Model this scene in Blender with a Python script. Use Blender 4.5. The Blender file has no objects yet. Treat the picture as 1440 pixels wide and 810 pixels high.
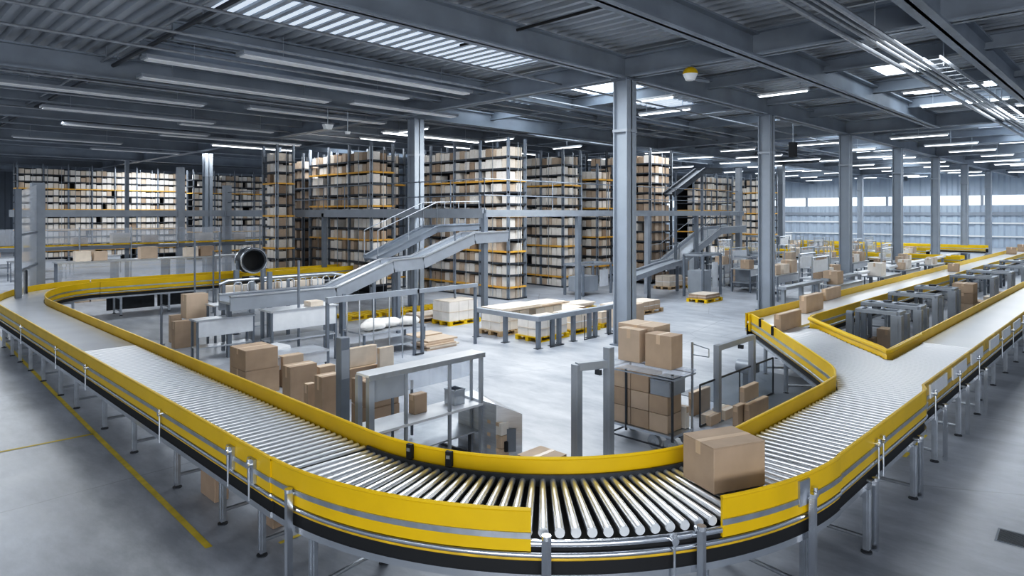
import bpy, math, random
from mathutils import Vector
random.seed(7)
C = bpy.context.scene.collection
PI = math.pi
# ------------------------------------------------------------------ survey of the hall
# camera stands at the origin, 3.2 m up, hall grid: X away to the right, Y away to the left
FOC, EYE, HZ = 930.0, 3.2, 300.0
FX, FY, RX, RY = .714, .700, .700, -.714
def G(px, py, z=0.0):
    d = FOC*(EYE-z)/(py-HZ); t = (px-720)/FOC
    return (d*(FX+t*RX), d*(FY+t*RY))
def depth(x, y): return FX*x+FY*y

# ------------------------------------------------------------------ materials
def new_mat(name):
    m = bpy.data.materials.new(name); m.use_nodes = True
    nt = m.node_tree; b = nt.nodes['Principled BSDF']
    return m, nt, b
def mat(name, col, rough=.5, metal=0.0, var=.0, scale=6.0, bump=0.0, stretch=None, emit=None, es=0.0):
    m, nt, b = new_mat(name)
    b.inputs['Base Color'].default_value = (*col, 1)
    b.inputs['Roughness'].default_value = rough
    b.inputs['Metallic'].default_value = metal
    if emit:
        b.inputs['Emission Color'].default_value = (*emit, 1); b.inputs['Emission Strength'].default_value = es
    if var > 0 or bump > 0:
        tc = nt.nodes.new('ShaderNodeTexCoord'); mp = nt.nodes.new('ShaderNodeMapping')
        nt.links.new(tc.outputs['Object'], mp.inputs[0])
        if stretch: mp.inputs['Scale'].default_value = stretch
        n = nt.nodes.new('ShaderNodeTexNoise'); n.inputs['Scale'].default_value = scale; n.inputs['Detail'].default_value = 5
        nt.links.new(mp.outputs[0], n.inputs[0])
        r = nt.nodes.new('ShaderNodeValToRGB')
        a = [max(0, c*(1-var)) for c in col]; z = [min(1, c*(1+var)) for c in col]
        r.color_ramp.elements[0].position = .3; r.color_ramp.elements[1].position = .7
        r.color_ramp.elements[0].color = (*a, 1); r.color_ramp.elements[1].color = (*z, 1)
        nt.links.new(n.outputs['Fac'], r.inputs[0]); nt.links.new(r.outputs[0], b.inputs['Base Color'])
        if bump > 0:
            bp = nt.nodes.new('ShaderNodeBump'); bp.inputs['Strength'].default_value = bump; bp.inputs['Distance'].default_value = .01
            nt.links.new(n.outputs['Fac'], bp.inputs['Height']); nt.links.new(bp.outputs[0], b.inputs['Normal'])
    return m
YEL = mat('yellow_paint', (.74, .49, .002), .40, var=.06, scale=2.5)
YELD = mat('yellow_paint_worn', (.66, .43, .02), .42, var=.22, scale=5)
CHR = mat('polished_steel', (.78, .80, .83), .22, 1.0)
ROL = mat('roller_steel', (.76, .775, .80), .30, .85)
CAP = mat('roller_cap', (.72, .74, .76), .40, .3)
STL = mat('brushed_steel', (.50, .53, .57), .36, .85, var=.12, scale=8)
GRY = mat('grey_paint', (.19, .215, .25), .45, .1, var=.10, scale=3)
BELTW = mat('white_belt', (.80, .82, .85), .25, .2, var=.03, scale=1.2)
GRYL = mat('light_grey_paint', (.335, .362, .40), .42, .15, var=.08, scale=3)
DRK = mat('dark_steel', (.055, .062, .072), .5, .3, var=.2)
BLK = mat('black_plastic', (.013, .014, .016), .7)
BELT = mat('pale_belt', (.60, .62, .66), .26, .25, var=.05, scale=1.2)
WHT = mat('white_sheet', (.74, .76, .79), .35, .1, var=.05)
ALU = mat('aluminium_sheet', (.66, .68, .71), .3, .75, var=.10, scale=3, stretch=(1, 1, 12))
CRD = mat('cardboard', (.46, .345, .25), .8, var=.07, scale=4, bump=.05)
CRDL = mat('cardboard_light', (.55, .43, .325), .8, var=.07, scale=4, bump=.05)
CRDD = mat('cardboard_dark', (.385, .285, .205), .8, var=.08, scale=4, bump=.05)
CRW = mat('cardboard_white', (.80, .75, .69), .7, var=.06, scale=5)
CRC = mat('cardboard_cream', (.70, .61, .51), .7, var=.08, scale=5)
TAPE = mat('brown_tape', (.62, .47, .33), .35)
WOOD = mat('pallet_wood', (.56, .40, .23), .7, var=.2, scale=5, stretch=(1, 6, 1))
ORG = mat('orange_beam', (.72, .40, .07), .5)
DECK = mat('roof_deck', (.44, .47, .51), .45, .25, var=.12, scale=.6)
BEAM = mat('roof_beam', (.275, .31, .355), .5, .1, var=.15, scale=1.2)
PIPE = mat('service_pipe', (.34, .36, .39), .4, .5, var=.15)
COLM = mat('column_paint', (.33, .365, .41), .5, .05, var=.06, scale=2)
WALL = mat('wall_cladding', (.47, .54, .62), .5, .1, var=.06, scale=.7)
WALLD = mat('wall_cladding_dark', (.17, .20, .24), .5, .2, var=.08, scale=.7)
WHTC = mat('white_fitting', (.85, .86, .87), .4)
TUBE = mat('lamp_tube', (1, 1, 1), .5, emit=(.90, .95, 1), es=4)
SKY = mat('daylight_sheet', (.8, .85, .9), .5, emit=(.80, .90, 1), es=3.2)
PAN = mat('daylight_pane', (.8, .85, .9), .3, emit=(.88, .95, 1), es=.85)
SHDG = mat('floor_shade_grey', (.15, .165, .185), .35)
BAG = mat('white_sack', (.80, .78, .74), .6, var=.08, scale=6, bump=.3)
ORD = mat('signal_orange', (.9, .28, .03), .4, emit=(1, .3, .02), es=.6)
def glass_mat(name, tint, gloss):
    m, nt, b = new_mat(name); nt.nodes.remove(b)
    t = nt.nodes.new('ShaderNodeBsdfTransparent'); t.inputs[0].default_value = (*tint, 1)
    g = nt.nodes.new('ShaderNodeBsdfGlossy'); g.inputs['Roughness'].default_value = .06
    d = nt.nodes.new('ShaderNodeBsdfDiffuse'); d.inputs[0].default_value = (.88, .90, .93, 1)
    m1 = nt.nodes.new('ShaderNodeMixShader'); m1.inputs[0].default_value = gloss
    m2 = nt.nodes.new('ShaderNodeMixShader'); m2.inputs[0].default_value = .10
    nt.links.new(t.outputs[0], m1.inputs[1]); nt.links.new(d.outputs[0], m1.inputs[2])
    nt.links.new(m1.outputs[0], m2.inputs[1]); nt.links.new(g.outputs[0], m2.inputs[2])
    nt.links.new(m2.outputs[0], nt.nodes['Material Output'].inputs[0])
    return m
GLS = glass_mat('clear_sheet', (.90, .93, .96), .06)
GLF = glass_mat('frosted_sheet', (.93, .95, .98), .26)
GLP = glass_mat('misted_sheet', (.86, .89, .93), .42)
GLD = glass_mat('smoked_sheet', (.55, .60, .66), .18)

def floor_tone():
    m, nt, b = new_mat('concrete'); N = nt.nodes.new; L = nt.links.new
    tc = N('ShaderNodeTexCoord')
    n1 = N('ShaderNodeTexNoise'); n1.inputs['Scale'].default_value = .35; n1.inputs['Detail'].default_value = 9; n1.inputs['Roughness'].default_value = .62
    mp = N('ShaderNodeMapping'); mp.inputs['Scale'].default_value = (1, .35, 1); mp.inputs['Rotation'].default_value = (0, 0, .8)
    n2 = N('ShaderNodeTexNoise'); n2.inputs['Scale'].default_value = 2.6; n2.inputs['Detail'].default_value = 8; n2.inputs['Roughness'].default_value = .7
    L(tc.outputs['Object'], n1.inputs[0]); L(tc.outputs['Object'], mp.inputs[0]); L(mp.outputs[0], n2.inputs[0])
    mx = N('ShaderNodeMix'); mx.inputs[0].default_value = .5
    L(n1.outputs['Fac'], mx.inputs[2]); L(n2.outputs['Fac'], mx.inputs[3])
    r = N('ShaderNodeValToRGB'); r.color_ramp.elements[0].position = .40; r.color_ramp.elements[1].position = .62
    r.color_ramp.elements[0].color = (.29, .31, .345, 1); r.color_ramp.elements[1].color = (.55, .575, .62, 1)
    L(mx.outputs[0], r.inputs[0])
    # slab joints and fine cracks
    v = N('ShaderNodeTexVoronoi'); v.feature = 'DISTANCE_TO_EDGE'; v.inputs['Scale'].default_value = .22
    nd = N('ShaderNodeMix'); nd.data_type = 'VECTOR'; nd.inputs[0].default_value = .12
    L(tc.outputs['Object'], nd.inputs[4]); L(n1.outputs['Color'], nd.inputs[5]); L(nd.outputs[1], v.inputs[0])
    c = N('ShaderNodeMath'); c.operation = 'GREATER_THAN'; c.inputs[1].default_value = .0016; L(v.outputs['Distance'], c.inputs[0])
    mr = N('ShaderNodeMapRange'); mr.inputs[3].default_value = .72; mr.inputs[4].default_value = 1.0; L(c.outputs[0], mr.inputs[0])
    ml = N('ShaderNodeMix'); ml.data_type = 'RGBA'; ml.blend_type = 'MULTIPLY'; ml.inputs[0].default_value = 1
    L(r.outputs[0], ml.inputs[6]); L(mr.outputs[0], ml.inputs[7]); L(ml.outputs[2], b.inputs['Base Color'])
    rr = N('ShaderNodeMapRange'); rr.inputs[3].default_value = .22; rr.inputs[4].default_value = .48; L(n2.outputs['Fac'], rr.inputs[0]); L(rr.outputs[0], b.inputs['Roughness'])
    bp = N('ShaderNodeBump'); bp.inputs['Strength'].default_value = .06; bp.inputs['Distance'].default_value = .02; L(n2.outputs['Fac'], bp.inputs['Height']); L(bp.outputs[0], b.inputs['Normal'])
    return m
FLR = floor_tone()

# ------------------------------------------------------------------ mesh helpers
class MB:
    def __init__(s, off=(0, 0, 0)): s.v = []; s.f = []; s.mi = []; s.o = off; s.m = 0
    def add(s, vs, fs):
        b = len(s.v); o = s.o
        s.v += [(x-o[0], y-o[1], z-o[2]) for x, y, z in vs]
        s.f += [tuple(b+i for i in f) for f in fs]; s.mi += [s.m]*len(fs); return s
    def box(s, x0, x1, y0, y1, z0, z1):
        return s.add([(x0,y0,z0),(x1,y0,z0),(x1,y1,z0),(x0,y1,z0),(x0,y0,z1),(x1,y0,z1),(x1,y1,z1),(x0,y1,z1)],
              [(3,2,1,0),(4,5,6,7),(0,1,5,4),(1,2,6,5),(2,3,7,6),(3,0,4,7)])
    def bar(s, p0, p1, w, h):       # rectangular bar, w sideways, h upwards
        p0, p1 = Vector(p0), Vector(p1); d = (p1-p0).normalized()
        up = Vector((0,0,1)) if abs(d.z) < .99 else Vector((1,0,0))
        r = d.cross(up).normalized(); u = r.cross(d)
        vs = [tuple(p+r*a*w/2+u*b*h/2) for p in (p0,p1) for a,b in ((-1,-1),(1,-1),(1,1),(-1,1))]
        return s.add(vs, [(0,1,2,3),(7,6,5,4),(0,4,5,1),(1,5,6,2),(2,6,7,3),(3,7,4,0)])
    def tube(s, p0, p1, r0, n=10, r1=None, cap=True):
        r1 = r0 if r1 is None else r1
        p0, p1 = Vector(p0), Vector(p1); d = (p1-p0).normalized()
        up = Vector((0,0,1)) if abs(d.z) < .99 else Vector((1,0,0))
        a = d.cross(up).normalized(); b = a.cross(d)
        vs = []
        for p, r in ((p0,r0),(p1,r1)):
            for i in range(n):
                t = 2*PI*i/n; vs.append(tuple(p+a*math.cos(t)*r+b*math.sin(t)*r))
        fs = [(i,(i+1)%n,n+(i+1)%n,n+i) for i in range(n)]
        if cap: fs += [tuple(range(n-1,-1,-1)), tuple(range(n,2*n))]
        return s.add(vs, fs)
    def path(s, pts, r, n=8):
        for a, b in zip(pts[:-1], pts[1:]): s.tube(a, b, r, n)
        return s
    def sweep(s, path, prof, z=0):  # prof: closed list of (offset to the left of travel, height)
        P = [Vector((p[0], p[1], 0)) for p in path]; n = len(P); m = len(prof); vs = []
        for i in range(n):
            d1 = (P[i]-P[i-1]).normalized() if i > 0 else None
            d2 = (P[i+1]-P[i]).normalized() if i < n-1 else None
            d = d1 if d2 is None else d2 if d1 is None else (d1+d2).normalized()
            k = 1.0
            if d1 is not None and d2 is not None: k = 1/max(.5, d.dot(d2))
            nx, ny = -d.y*k, d.x*k
            pz = path[i][2] if len(path[i]) > 2 else z
            for o, h in prof: vs.append((P[i].x+nx*o, P[i].y+ny*o, pz+h))
        fs = []
        for i in range(n-1):
            for j in range(m):
                a = i*m+j; b = i*m+(j+1)%m; fs.append((a, b, b+m, a+m))
        fs += [tuple(range(m-1,-1,-1)), tuple(range((n-1)*m, n*m))]
        return s.add(vs, fs)
    def build(s, name, ms, parent=None, smooth=False, bevel=0, loc=None, rz=0):
        me = bpy.data.meshes.new(name); me.from_pydata(s.v, [], s.f)
        ms = ms if isinstance(ms, (list, tuple)) else [ms]
        for m in ms: me.materials.append(m)
        if len(ms) > 1: me.polygons.foreach_set('material_index', s.mi)
        import bmesh
        bm = bmesh.new(); bm.from_mesh(me); bmesh.ops.recalc_face_normals(bm, faces=bm.faces); bm.to_mesh(me); bm.free()
        if smooth:
            me.polygons.foreach_set('use_smooth', [True]*len(me.polygons)); me.set_sharp_from_angle(angle=math.radians(40))
        o = bpy.data.objects.new(name, me); C.objects.link(o)
        if parent: o.parent = parent
        if loc: o.location = loc
        if rz: o.rotation_euler = (0, 0, rz)
        if bevel:
            b = o.modifiers.new('edge', 'BEVEL'); b.width = bevel; b.segments = 2; b.limit_method = 'ANGLE'
        return o
def tag(o, label=None, cat=None, group=None, kind=None):
    if label: o['label'] = label
    if cat: o['category'] = cat
    if group: o['group'] = group
    if kind: o['kind'] = kind
    return o
def thing(name, label, cat, loc=(0,0,0), rz=0, group=None):
    o = bpy.data.objects.new(name, None); C.objects.link(o); o.empty_display_size = .1
    o.location = loc; o.rotation_euler = (0, 0, rz)
    return tag(o, label, cat, group)
def copy_tree(o, parent=None):
    c = o.copy(); C.objects.link(c)
    if parent: c.parent = parent
    for ch in list(o.children): copy_tree(ch, c)
    return c
def place(proto, loc, rz, label, group=None, flag={}):
    if proto.name not in flag: flag[proto.name] = 1; o = proto
    else: o = copy_tree(proto)
    o.location = loc; o.rotation_euler = (0, 0, rz); tag(o, label, None, group); return o
def share(parent, name, mesh, loc, rz=0, rot=None, scale=None):
    o = bpy.data.objects.new(name, mesh); C.objects.link(o); o.parent = parent; o.location = loc
    o.rotation_euler = rot or (0, 0, rz)
    if scale: o.scale = scale
    return o
def struct(o): o['kind'] = 'structure'; return o
def rect(o0, o1, z0, z1): return [(o0, z0), (o1, z0), (o1, z1), (o0, z1)]
def circ(o, z, r, n=8): return [(o+r*math.cos(2*PI*i/n), z+r*math.sin(2*PI*i/n)) for i in range(n)]
ORDN = ['first','second','third','fourth','fifth','sixth','seventh','eighth','ninth','tenth','eleventh','twelfth','thirteenth','fourteenth','fifteenth','sixteenth','seventeenth','eighteenth','nineteenth','twentieth']+['%dth' % i for i in range(21, 60)]

# ------------------------------------------------------------------ the hall shell
EX0, EX1 = -14, 76
b = MB(); b.add([(EX0,EX0,0),(EX1,EX0,0),(EX1,EX1,0),(EX0,EX1,0)], [(0,1,2,3)]); struct(b.build('floor', FLR))
ZD = 7.15
def corrugated(a0, a1, period, dep):
    pts = []; x = a0; p = period
    while x < a1:
        pts += [(x, 0), (x+p*.34, 0), (x+p*.5, dep), (x+p*.84, dep)]; x += p
    pts.append((x, 0)); return pts
prof = corrugated(EX0, EX1, .32, .11)
b = MB(); vs = []; fs = []
for x, h in prof: vs += [(x, EX0, ZD+h), (x, EX1, ZD+h)]
for i in range(len(prof)-1): fs.append((2*i, 2*i+1, 2*i+3, 2*i+2))
b.add(vs, fs); b.box(EX0, EX1, EX0, EX1, ZD+.12, ZD+.16); struct(b.build('ceiling', DECK))
# far walls of ribbed cladding, one with a ribbon window
def ribbed_wall(axis, at, z0, z1, a0=EX0, a1=EX1):
    b = MB(); pr = corrugated(a0, a1, .9, .10); vs = []; fs = []
    for a, h in pr:
        for z in (z0, z1): vs.append((at+h, a, z) if axis == 'x' else (a, at+h, z))
    for i in range(len(pr)-1): fs.append((2*i, 2*i+1, 2*i+3, 2*i+2))
    return b.add(vs, fs)
b = MB()
for z0, z1 in ((0, 3.95), (4.9, ZD+.1)):
    c = ribbed_wall('x', 75, z0, z1); b.add(c.v, c.f)
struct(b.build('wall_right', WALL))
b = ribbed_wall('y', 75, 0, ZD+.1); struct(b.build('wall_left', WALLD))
for i in range(22):
    y = -12+i*4
    b = MB(); b.box(75.05, 75.1, y, y+3.8, 3.97, 4.88); o = struct(b.build('window_%d' % (i+1), PAN))
    b = MB(); b.box(74.95, 75.12, y-.1, y+.02, 3.95, 4.9); b.build('window_frame', COLM, o)
b = MB(); b.box(74.85, 75.0, EX0, EX1, 2.22, 2.36); struct(b.build('trim_1', WHTC))
b = MB(); b.box(74.85, 75.0, EX0, EX1, 1.0, 1.12); struct(b.build('trim_2', WHTC))
b = MB(); b.box(74.85, 75.0, EX0, EX1, 3.0, 3.3); struct(b.build('trim_3', COLM))

# columns
def make_column(x, y, h, wd=.40):
    t = thing('column', 'x', 'column', (x, y, 0)); t['kind'] = 'structure'
    b = MB(); w = wd/2
    b.box(-w, w, -w, -w+.035, 0, h); b.box(-w, w, w-.035, w, 0, h); b.box(-.02, .02, -w, w, 0, h)
    b.box(-w*.55, -w*.55+.03, -w+.03, w-.03, 0, h); b.build('column_shaft', COLM, t)
    b = MB(); b.box(-w-.06, w+.06, -w-.06, w+.06, 0, .03); b.build('base_plate', GRY, t)
    b = MB(); b.box(-w-.04, w+.04, -w-.04, w+.04, h-.04, h); b.build('cap_plate', GRY, t)
    for z in (h*.80, ):
        b = MB(); b.box(-w-.012, w+.012, -w-.012, w+.012, z, z+.07); b.build('collar', GRYL, t)
    return t
ZB = 6.45
cols = [(13.4, 9.3), (13.9, 18.25), (21.5, 9.3)] + [(x, 9.3) for x in (29.2, 36.8, 44.5, 52.5, 61)] + [(x, 18.25) for x in (44.5, 61)]
cols += [(29.2, 27.3), (52.5, 27.3), (13.9, 36.5), (61, 2.2), (44.5, 27.3), (36.8, 18.25+18)]
for i, (x, y) in enumerate(cols):
    o = make_column(x, y, ZB)
    o['label'] = 'grey steel H column rising to the roof, number %d by distance' % (i+1)
# roof beams
def ibeam_x(y, x0, x1, zb, zt, w):
    b = MB(); b.box(x0, x1, y-w/2, y+w/2, zb, zb+.04); b.box(x0, x1, y-w/2, y+w/2, zt-.04, zt); b.box(x0, x1, y-.03, y+.03, zb, zt); return b
def ibeam_y(x, y0, y1, zb, zt, w):
    b = MB(); b.box(x-w/2, x+w/2, y0, y1, zb, zb+.04); b.box(x-w/2, x+w/2, y0, y1, zt-.04, zt); b.box(x-.03, x+.03, y0, y1, zb, zt); return b
for y in (9.3, 18.25, 27.3, 36.5, 45.5, 54.5, 63.5): struct(ibeam_x(y, EX0, EX1, ZB, ZB+.55, .34).build('beam', BEAM))
for y in (-3.0, 2.75, 6.1): struct(ibeam_x(y, EX0, 29.2 if y > 5 else EX1, ZB-.02, ZB+.5, .34).build('beam', BEAM))
for y in (14.3, 16.3, 20.6): struct(ibeam_x(y, 4.75, 44, 6.72, 7.1, .24).build('purlin_beam', BEAM))
for y in (23.0, 25.2, 29.5, 32, 34.3, 39, 42, 48.5, 51.5, 57.5, 60.5): struct(ibeam_x(y, EX0, 44, 6.72, 7.1, .24).build('purlin_beam', BEAM))
for x in (13.4, 29.2, 44.5, 61): struct(ibeam_y(x, EX0, EX1, ZB+.02, ZB+.53, .34).build('beam', BEAM))
for x in (17.5, 21.5, 25.3, 33, 36.8, 40.5, 48.5, 52.5, 57, 65, 69): struct(ibeam_y(x, -12, 40, 6.75, 7.1, .22).build('purlin_beam', BEAM))

# skylights: glowing sheets let into the deck; the lamps below are an added grid
LIGHT = 1.0
def skylight(x0, x1, y0, y1, power, es=1):
    b = MB(); b.box(x0, x1, y0, y1, ZD-.012, ZD-.002)
    o = struct(b.build('skylight', SKY)); return o
def lamp(x, y, z, sx, sy, e, col=(.90, .95, 1)):
    l = bpy.data.lights.new('roof_fill', 'AREA'); l.shape = 'RECTANGLE'; l.size = sx; l.size_y = sy; l.energy = e*LIGHT; l.color = col
    o = bpy.data.objects.new('roof_fill', l); o.location = (x, y, z); C.objects.link(o); return o
for (x0, x1, y0, y1) in [(14.6, 17.6, 11.4, 13.4), (19.5, 21, 4.4, 5.6), (23.2, 25, 3.6, 5.8), (22, 27, 10, 11),
        (16, 20, 16.5, 17.8), (22, 28, 19, 20.2), (31, 36, 10, 11.6), (31, 36, 4, 5.5), (38, 44, 4, 5.5), (38, 44, 11, 12.5), (46, 52, 5, 6.5), (46, 52, 12, 14), (54, 60, 5, 7), (54, 60, 13, 15), (31, 36, 20, 21.5), (38, 44, 20, 22), (46, 60, 21, 23), (63, 70, 5, 7), (63, 70, 14, 16), (20, 26, 33, 34.5)]:
    skylight(x0, x1, y0, y1, 1)
SKYC = mat('daylight_ribbed_sheet', (.75, .80, .86), .45, emit=(.70, .82, 1), es=.55)
def ribbed_skylight(x0, x1, y0, y1):
    b = MB(); pr = corrugated(x0, x1, .32, .11); vs = []; fs = []
    for x, h in pr: vs += [(x, y0, ZD-.012+h), (x, y1, ZD-.012+h)]
    for i in range(len(pr)-1): fs.append((2*i, 2*i+1, 2*i+3, 2*i+2))
    b.add(vs, fs); struct(b.build('skylight', SKYC))
for q in ((5.0, 12.6, 11.5, 13.0), (5.4, 8.6, 14.9, 16.0), (17, 24, 12, 13.5), (33, 40, 1, 6), (31, 40, 12, 15)): ribbed_skylight(*q)
for ix in range(-1, 7):  # regular grid of added fill lamps, power set by zone
    for iy in range(-1, 7):
        x, y = 4+ix*11, 4+iy*11
        if x > 72 or y > 60: continue
        lamp(x, y, 6.4, 3, 3, 60 if ix < 0 or iy < 0 else 115 if (ix == 0 or iy == 0) and ix+iy < 2 else 360 if iy >= 2 and ix < 2 else 250 if ix < 3 else 340)
lamp(9.5, 9.5, 6.35, 4, 4, 430); lamp(15.5, 13.5, 6.35, 4, 3, 420)  # extra fill lamps added to lift the middle of the hall

# added low fill light behind the viewer, brightens guards and cartons
fl = bpy.data.lights.new('window_light', 'AREA'); fl.shape = 'RECTANGLE'; fl.size = 14; fl.size_y = 2.2; fl.energy = 1250; fl.color = (.95, .97, 1)
fo = bpy.data.objects.new('window_light', fl); fo.location = (-7, -7, 2.6); C.objects.link(fo)
fo.rotation_euler = (math.radians(90), 0, math.atan2(FY, FX)-PI/2)
# ------------------------------------------------------------------ conveyors
ZR = .96       # roller top
def roller_mesh(L, r0=.030, r1=None):
    r1 = r0 if r1 is None else r1
    me_b = MB(); me_b.tube((0,-L/2,0), (0,L/2,0), r0, 14, r1)
    return me_b
_rm = {}
def roller_obj(parent, x, y, rz, L, r0=.027, r1=None, name='roller'):
    k = (round(L, 3), r0, r1)
    if k not in _rm:
        o = roller_mesh(L, r0, r1).build(name, ROL, parent, smooth=True); _rm[k] = o.data
    else:
        o = bpy.data.objects.new(name, _rm[k]); C.objects.link(o); o.parent = parent
    o.location = (x, y, ZR-max(r0, r1 or 0)); o.rotation_euler = (0, 0, rz); return o
def arc(cx, cy, r, a0, a1, n):
    return [(cx+r*math.cos(math.radians(a0+(a1-a0)*i/n)), cy+r*math.sin(math.radians(a0+(a1-a0)*i/n))) for i in range(n+1)]
def guard(parent, path, side, off, full=True, mtl=None, top=1.10):
    """yellow side guard with rails below; side +1 = outer face to the left of travel"""
    s = side; P = [(p[0]-off[0], p[1]-off[1]) for p in path]
    b = MB(); b.sweep(P, rect(0, s*.022, .81, top)); b.sweep(P, circ(s*.011, top, .017, 8)); g = b.build('side_guard', mtl or YEL, parent, smooth=True)
    if full:
        b = MB(); b.sweep(P, rect(s*.022, s*.034, .902, .945)); b.build('guard_strip', STL, g)
    return g
def chassis(parent, path, side, off, chrome=True):
    s = side; P = [(p[0]-off[0], p[1]-off[1]) for p in path]
    b = MB(); b.sweep(P, rect(-s*.02, -s*.005, .61, .868)); b.build('side_plate', BLK, parent)
    b = MB(); b.sweep(P, circ(s*.012, .782, .022, 10)); b.build('bumper_tube', CHR if chrome else STL, parent, smooth=True)
    b = MB(); b.sweep(P, circ(s*.004, .748, .012, 8)); b.build('guide_tube', YELD, parent, smooth=True)
    b = MB(); b.sweep(P, rect(-s*.03, s*.02, .592, .645)); b.build('frame_channel', CHR if chrome else STL, parent)
def leg_pair(parent, pa, pb, off, z1=.60, brace=True, w=.055):
    """two legs with feet joined by a cross bar"""
    for p in (pa, pb):
        x, y = p[0]-off[0], p[1]-off[1]
        b = MB(); b.box(x-w/2, x+w/2, y-w/2, y+w/2, .03, z1); b.box(x-w*.64, x-w*.5, y-w*.2, y+w*.2, .06, z1); b.box(x-w*.2, x+w*.2, y-w*.64, y-w*.5, .06, z1)
        l = b.build('leg', STL, parent)
        b = MB(); b.tube((x,y,0), (x,y,.012), .05, 12); b.tube((x,y,.012), (x,y,.05), .016, 8); b.build('foot', DRK, l)
    if brace:
        b = MB(); a = (pa[0]-off[0], pa[1]-off[1], .14); c = (pb[0]-off[0], pb[1]-off[1], .14); b.tube(a, c, .02, 8)
        b.bar((a[0],a[1],.55), (c[0],c[1],.55), .05, .07); b.build('cross_bar', STL, parent)
def post_outside(parent, p, off, nrm, z1=.84):
    """chrome post standing just outside the guard, with clamp head"""
    x, y = p[0]-off[0]+nrm[0]*.07, p[1]-off[1]+nrm[1]*.07
    b = MB(); b.box(x-.024, x+.024, y-.024, y+.024, .0, z1); b.tube((x,y,z1), (x,y,z1+.03), .034, 12); l = b.build('stand_post', CHR, parent, smooth=False)
    b = MB(); b.tube((x,y,z1-.02), (x-nrm[0]*.08, y-nrm[1]*.08, z1-.02), .02, 8); b.build('clamp', STL, l)
def handle_rod(parent, p, off, nrm, z1=.93, z0=.60, knob=True):
    x, y = p[0]-off[0]+nrm[0]*.055, p[1]-off[1]+nrm[1]*.055
    b = MB(); b.tube((x,y,z0), (x,y,z1), .010, 8); l = b.build('latch_rod', STL, parent, smooth=True)
    b = MB(); b.tube((x-nrm[0]*.06,y-nrm[1]*.06,z1), (x+nrm[0]*.02,y+nrm[1]*.02,z1), .028, 10); b.tube((x,y,z1), (x,y,z1+.05), .02, 10); b.build('latch_head', CHR, l, smooth=True)

IX, OX = 3.56, 2.63            # left run: inner and outer roller ends
OY, IY = 2.02, 2.93            # right run
RI, RO = 2.5, 3.41; CX, CY = IX+RI, IY+RI
wA = IX-OX
# --- straight left run, roller part
Y0, Y1 = CY, 12.5; off = (OX, Y0, 0)
t = thing('roller_conveyor', 'long straight roller conveyor with yellow guards running down the left of the picture', 'conveyor', off)
n = int((Y1-Y0)/.106)
for i in range(n): roller_obj(t, wA/2, .06+i*(Y1-Y0)/n, PI/2, wA)
guard(t, [(IX+.02, Y1), (IX+.02, Y0)], 1, off, False); guard(t, [(OX-.02, Y1), (OX-.02, Y0)], -1, off)
chassis(t, [(IX+.02, Y1), (IX+.02, Y0)], 1, off); chassis(t, [(OX-.02, Y1), (OX-.02, Y0)], -1, off)
b = MB(); b.box(.0, wA, 0, Y1-Y0, .74, .76); b.build('drip_pan', BLK, t)
for y in (6.0, 6.9, 8.2, 9.8, 11.2): leg_pair(t, (OX+.15, y), (IX-.05, y), off)
for y in (8.1, 11.3): handle_rod(t, (OX-.02, y), off, (-1, 0))
for y in (6.2, 5.75):
    b = MB(); b.box(-.075, -.044, y-Y0-.06, y-Y0+.06, .82, 1.03); p_ = b.build('latch_plate', STL, t); handle_rod(t, (OX-.03, y), off, (-1, 0), .98, .66)
# --- the corner in front
off = (CX, CY, 0)
t = thing('roller_conveyor', 'curved roller conveyor corner in front with fanned chrome rollers and open guard gap', 'conveyor', off)
nr = 46
for i in range(nr):
    a = math.radians(180+90*(i+.5)/nr); rm = (RI+RO)/2
    # roller axis is radial; thick end outside
    roller_obj(t, rm*math.cos(a), rm*math.sin(a), a-PI/2, RO-RI, .026, .038)
bd = bpy.data
for i in range(nr):
    aa = 180+90*(i+.5)/nr; a = math.radians(aa)
    if 217 < aa < 248:
        b = MB(); p = Vector((math.cos(a), math.sin(a), 0))
        b.tube(tuple(p*(RO-.002)+Vector((0,0,ZR-.038))), tuple(p*(RO+.012)+Vector((0,0,ZR-.038))), .036, 16)
        b.build('roller_cap', CAP, t, smooth=True)
guard(t, arc(CX, CY, RI-.02, 180, 270, 40), 1, off, False)
guard(t, arc(CX, CY, RO+.03, 180, 220.6, 24), -1, off); guard(t, arc(CX, CY, RO+.03, 244.5, 270, 16), -1, off)
chassis(t, arc(CX, CY, RI-.02, 180, 270, 40), 1, off); chassis(t, arc(CX, CY, RO+.03, 180, 270, 48), -1, off)
P = [(p[0]-off[0], p[1]-off[1]) for p in arc(CX, CY, RO+.03, 220.6, 244.5, 16)]
b = MB(); b.sweep(P, circ(-.0, .860, .027, 12)); b.build('front_rail', CHR, t, smooth=True)
b = MB(); b.sweep([(p[0]-off[0], p[1]-off[1]) for p in arc(CX, CY, RI+.04, 180, 270, 40)], rect(-.87, .0, .72, .745)); b.build('drip_pan', BLK, t)
b = MB(); b.sweep([(p[0]-off[0], p[1]-off[1]) for p in arc(CX, CY, RI-.005, 180, 270, 40)], rect(0, -.02, .88, .975)); b.build('bearing_rail', DRK, t)
for a in (188, 222.6, 243, 262):
    ra = math.radians(a); leg_pair(t, (CX+(RO-.05)*math.cos(ra), CY+(RO-.05)*math.sin(ra)), (CX+(RI+.08)*math.cos(ra), CY+(RI+.08)*math.sin(ra)), off)
for a, z in ((186, .96), (222.4, .95), (241.0, .95), (259.8, .97)):
    ra = math.radians(a); nn = (math.cos(ra), math.sin(ra)); post_outside(t, (CX+(RO+.03)*nn[0], CY+(RO+.03)*nn[1]), off, nn, z-.03)
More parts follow.
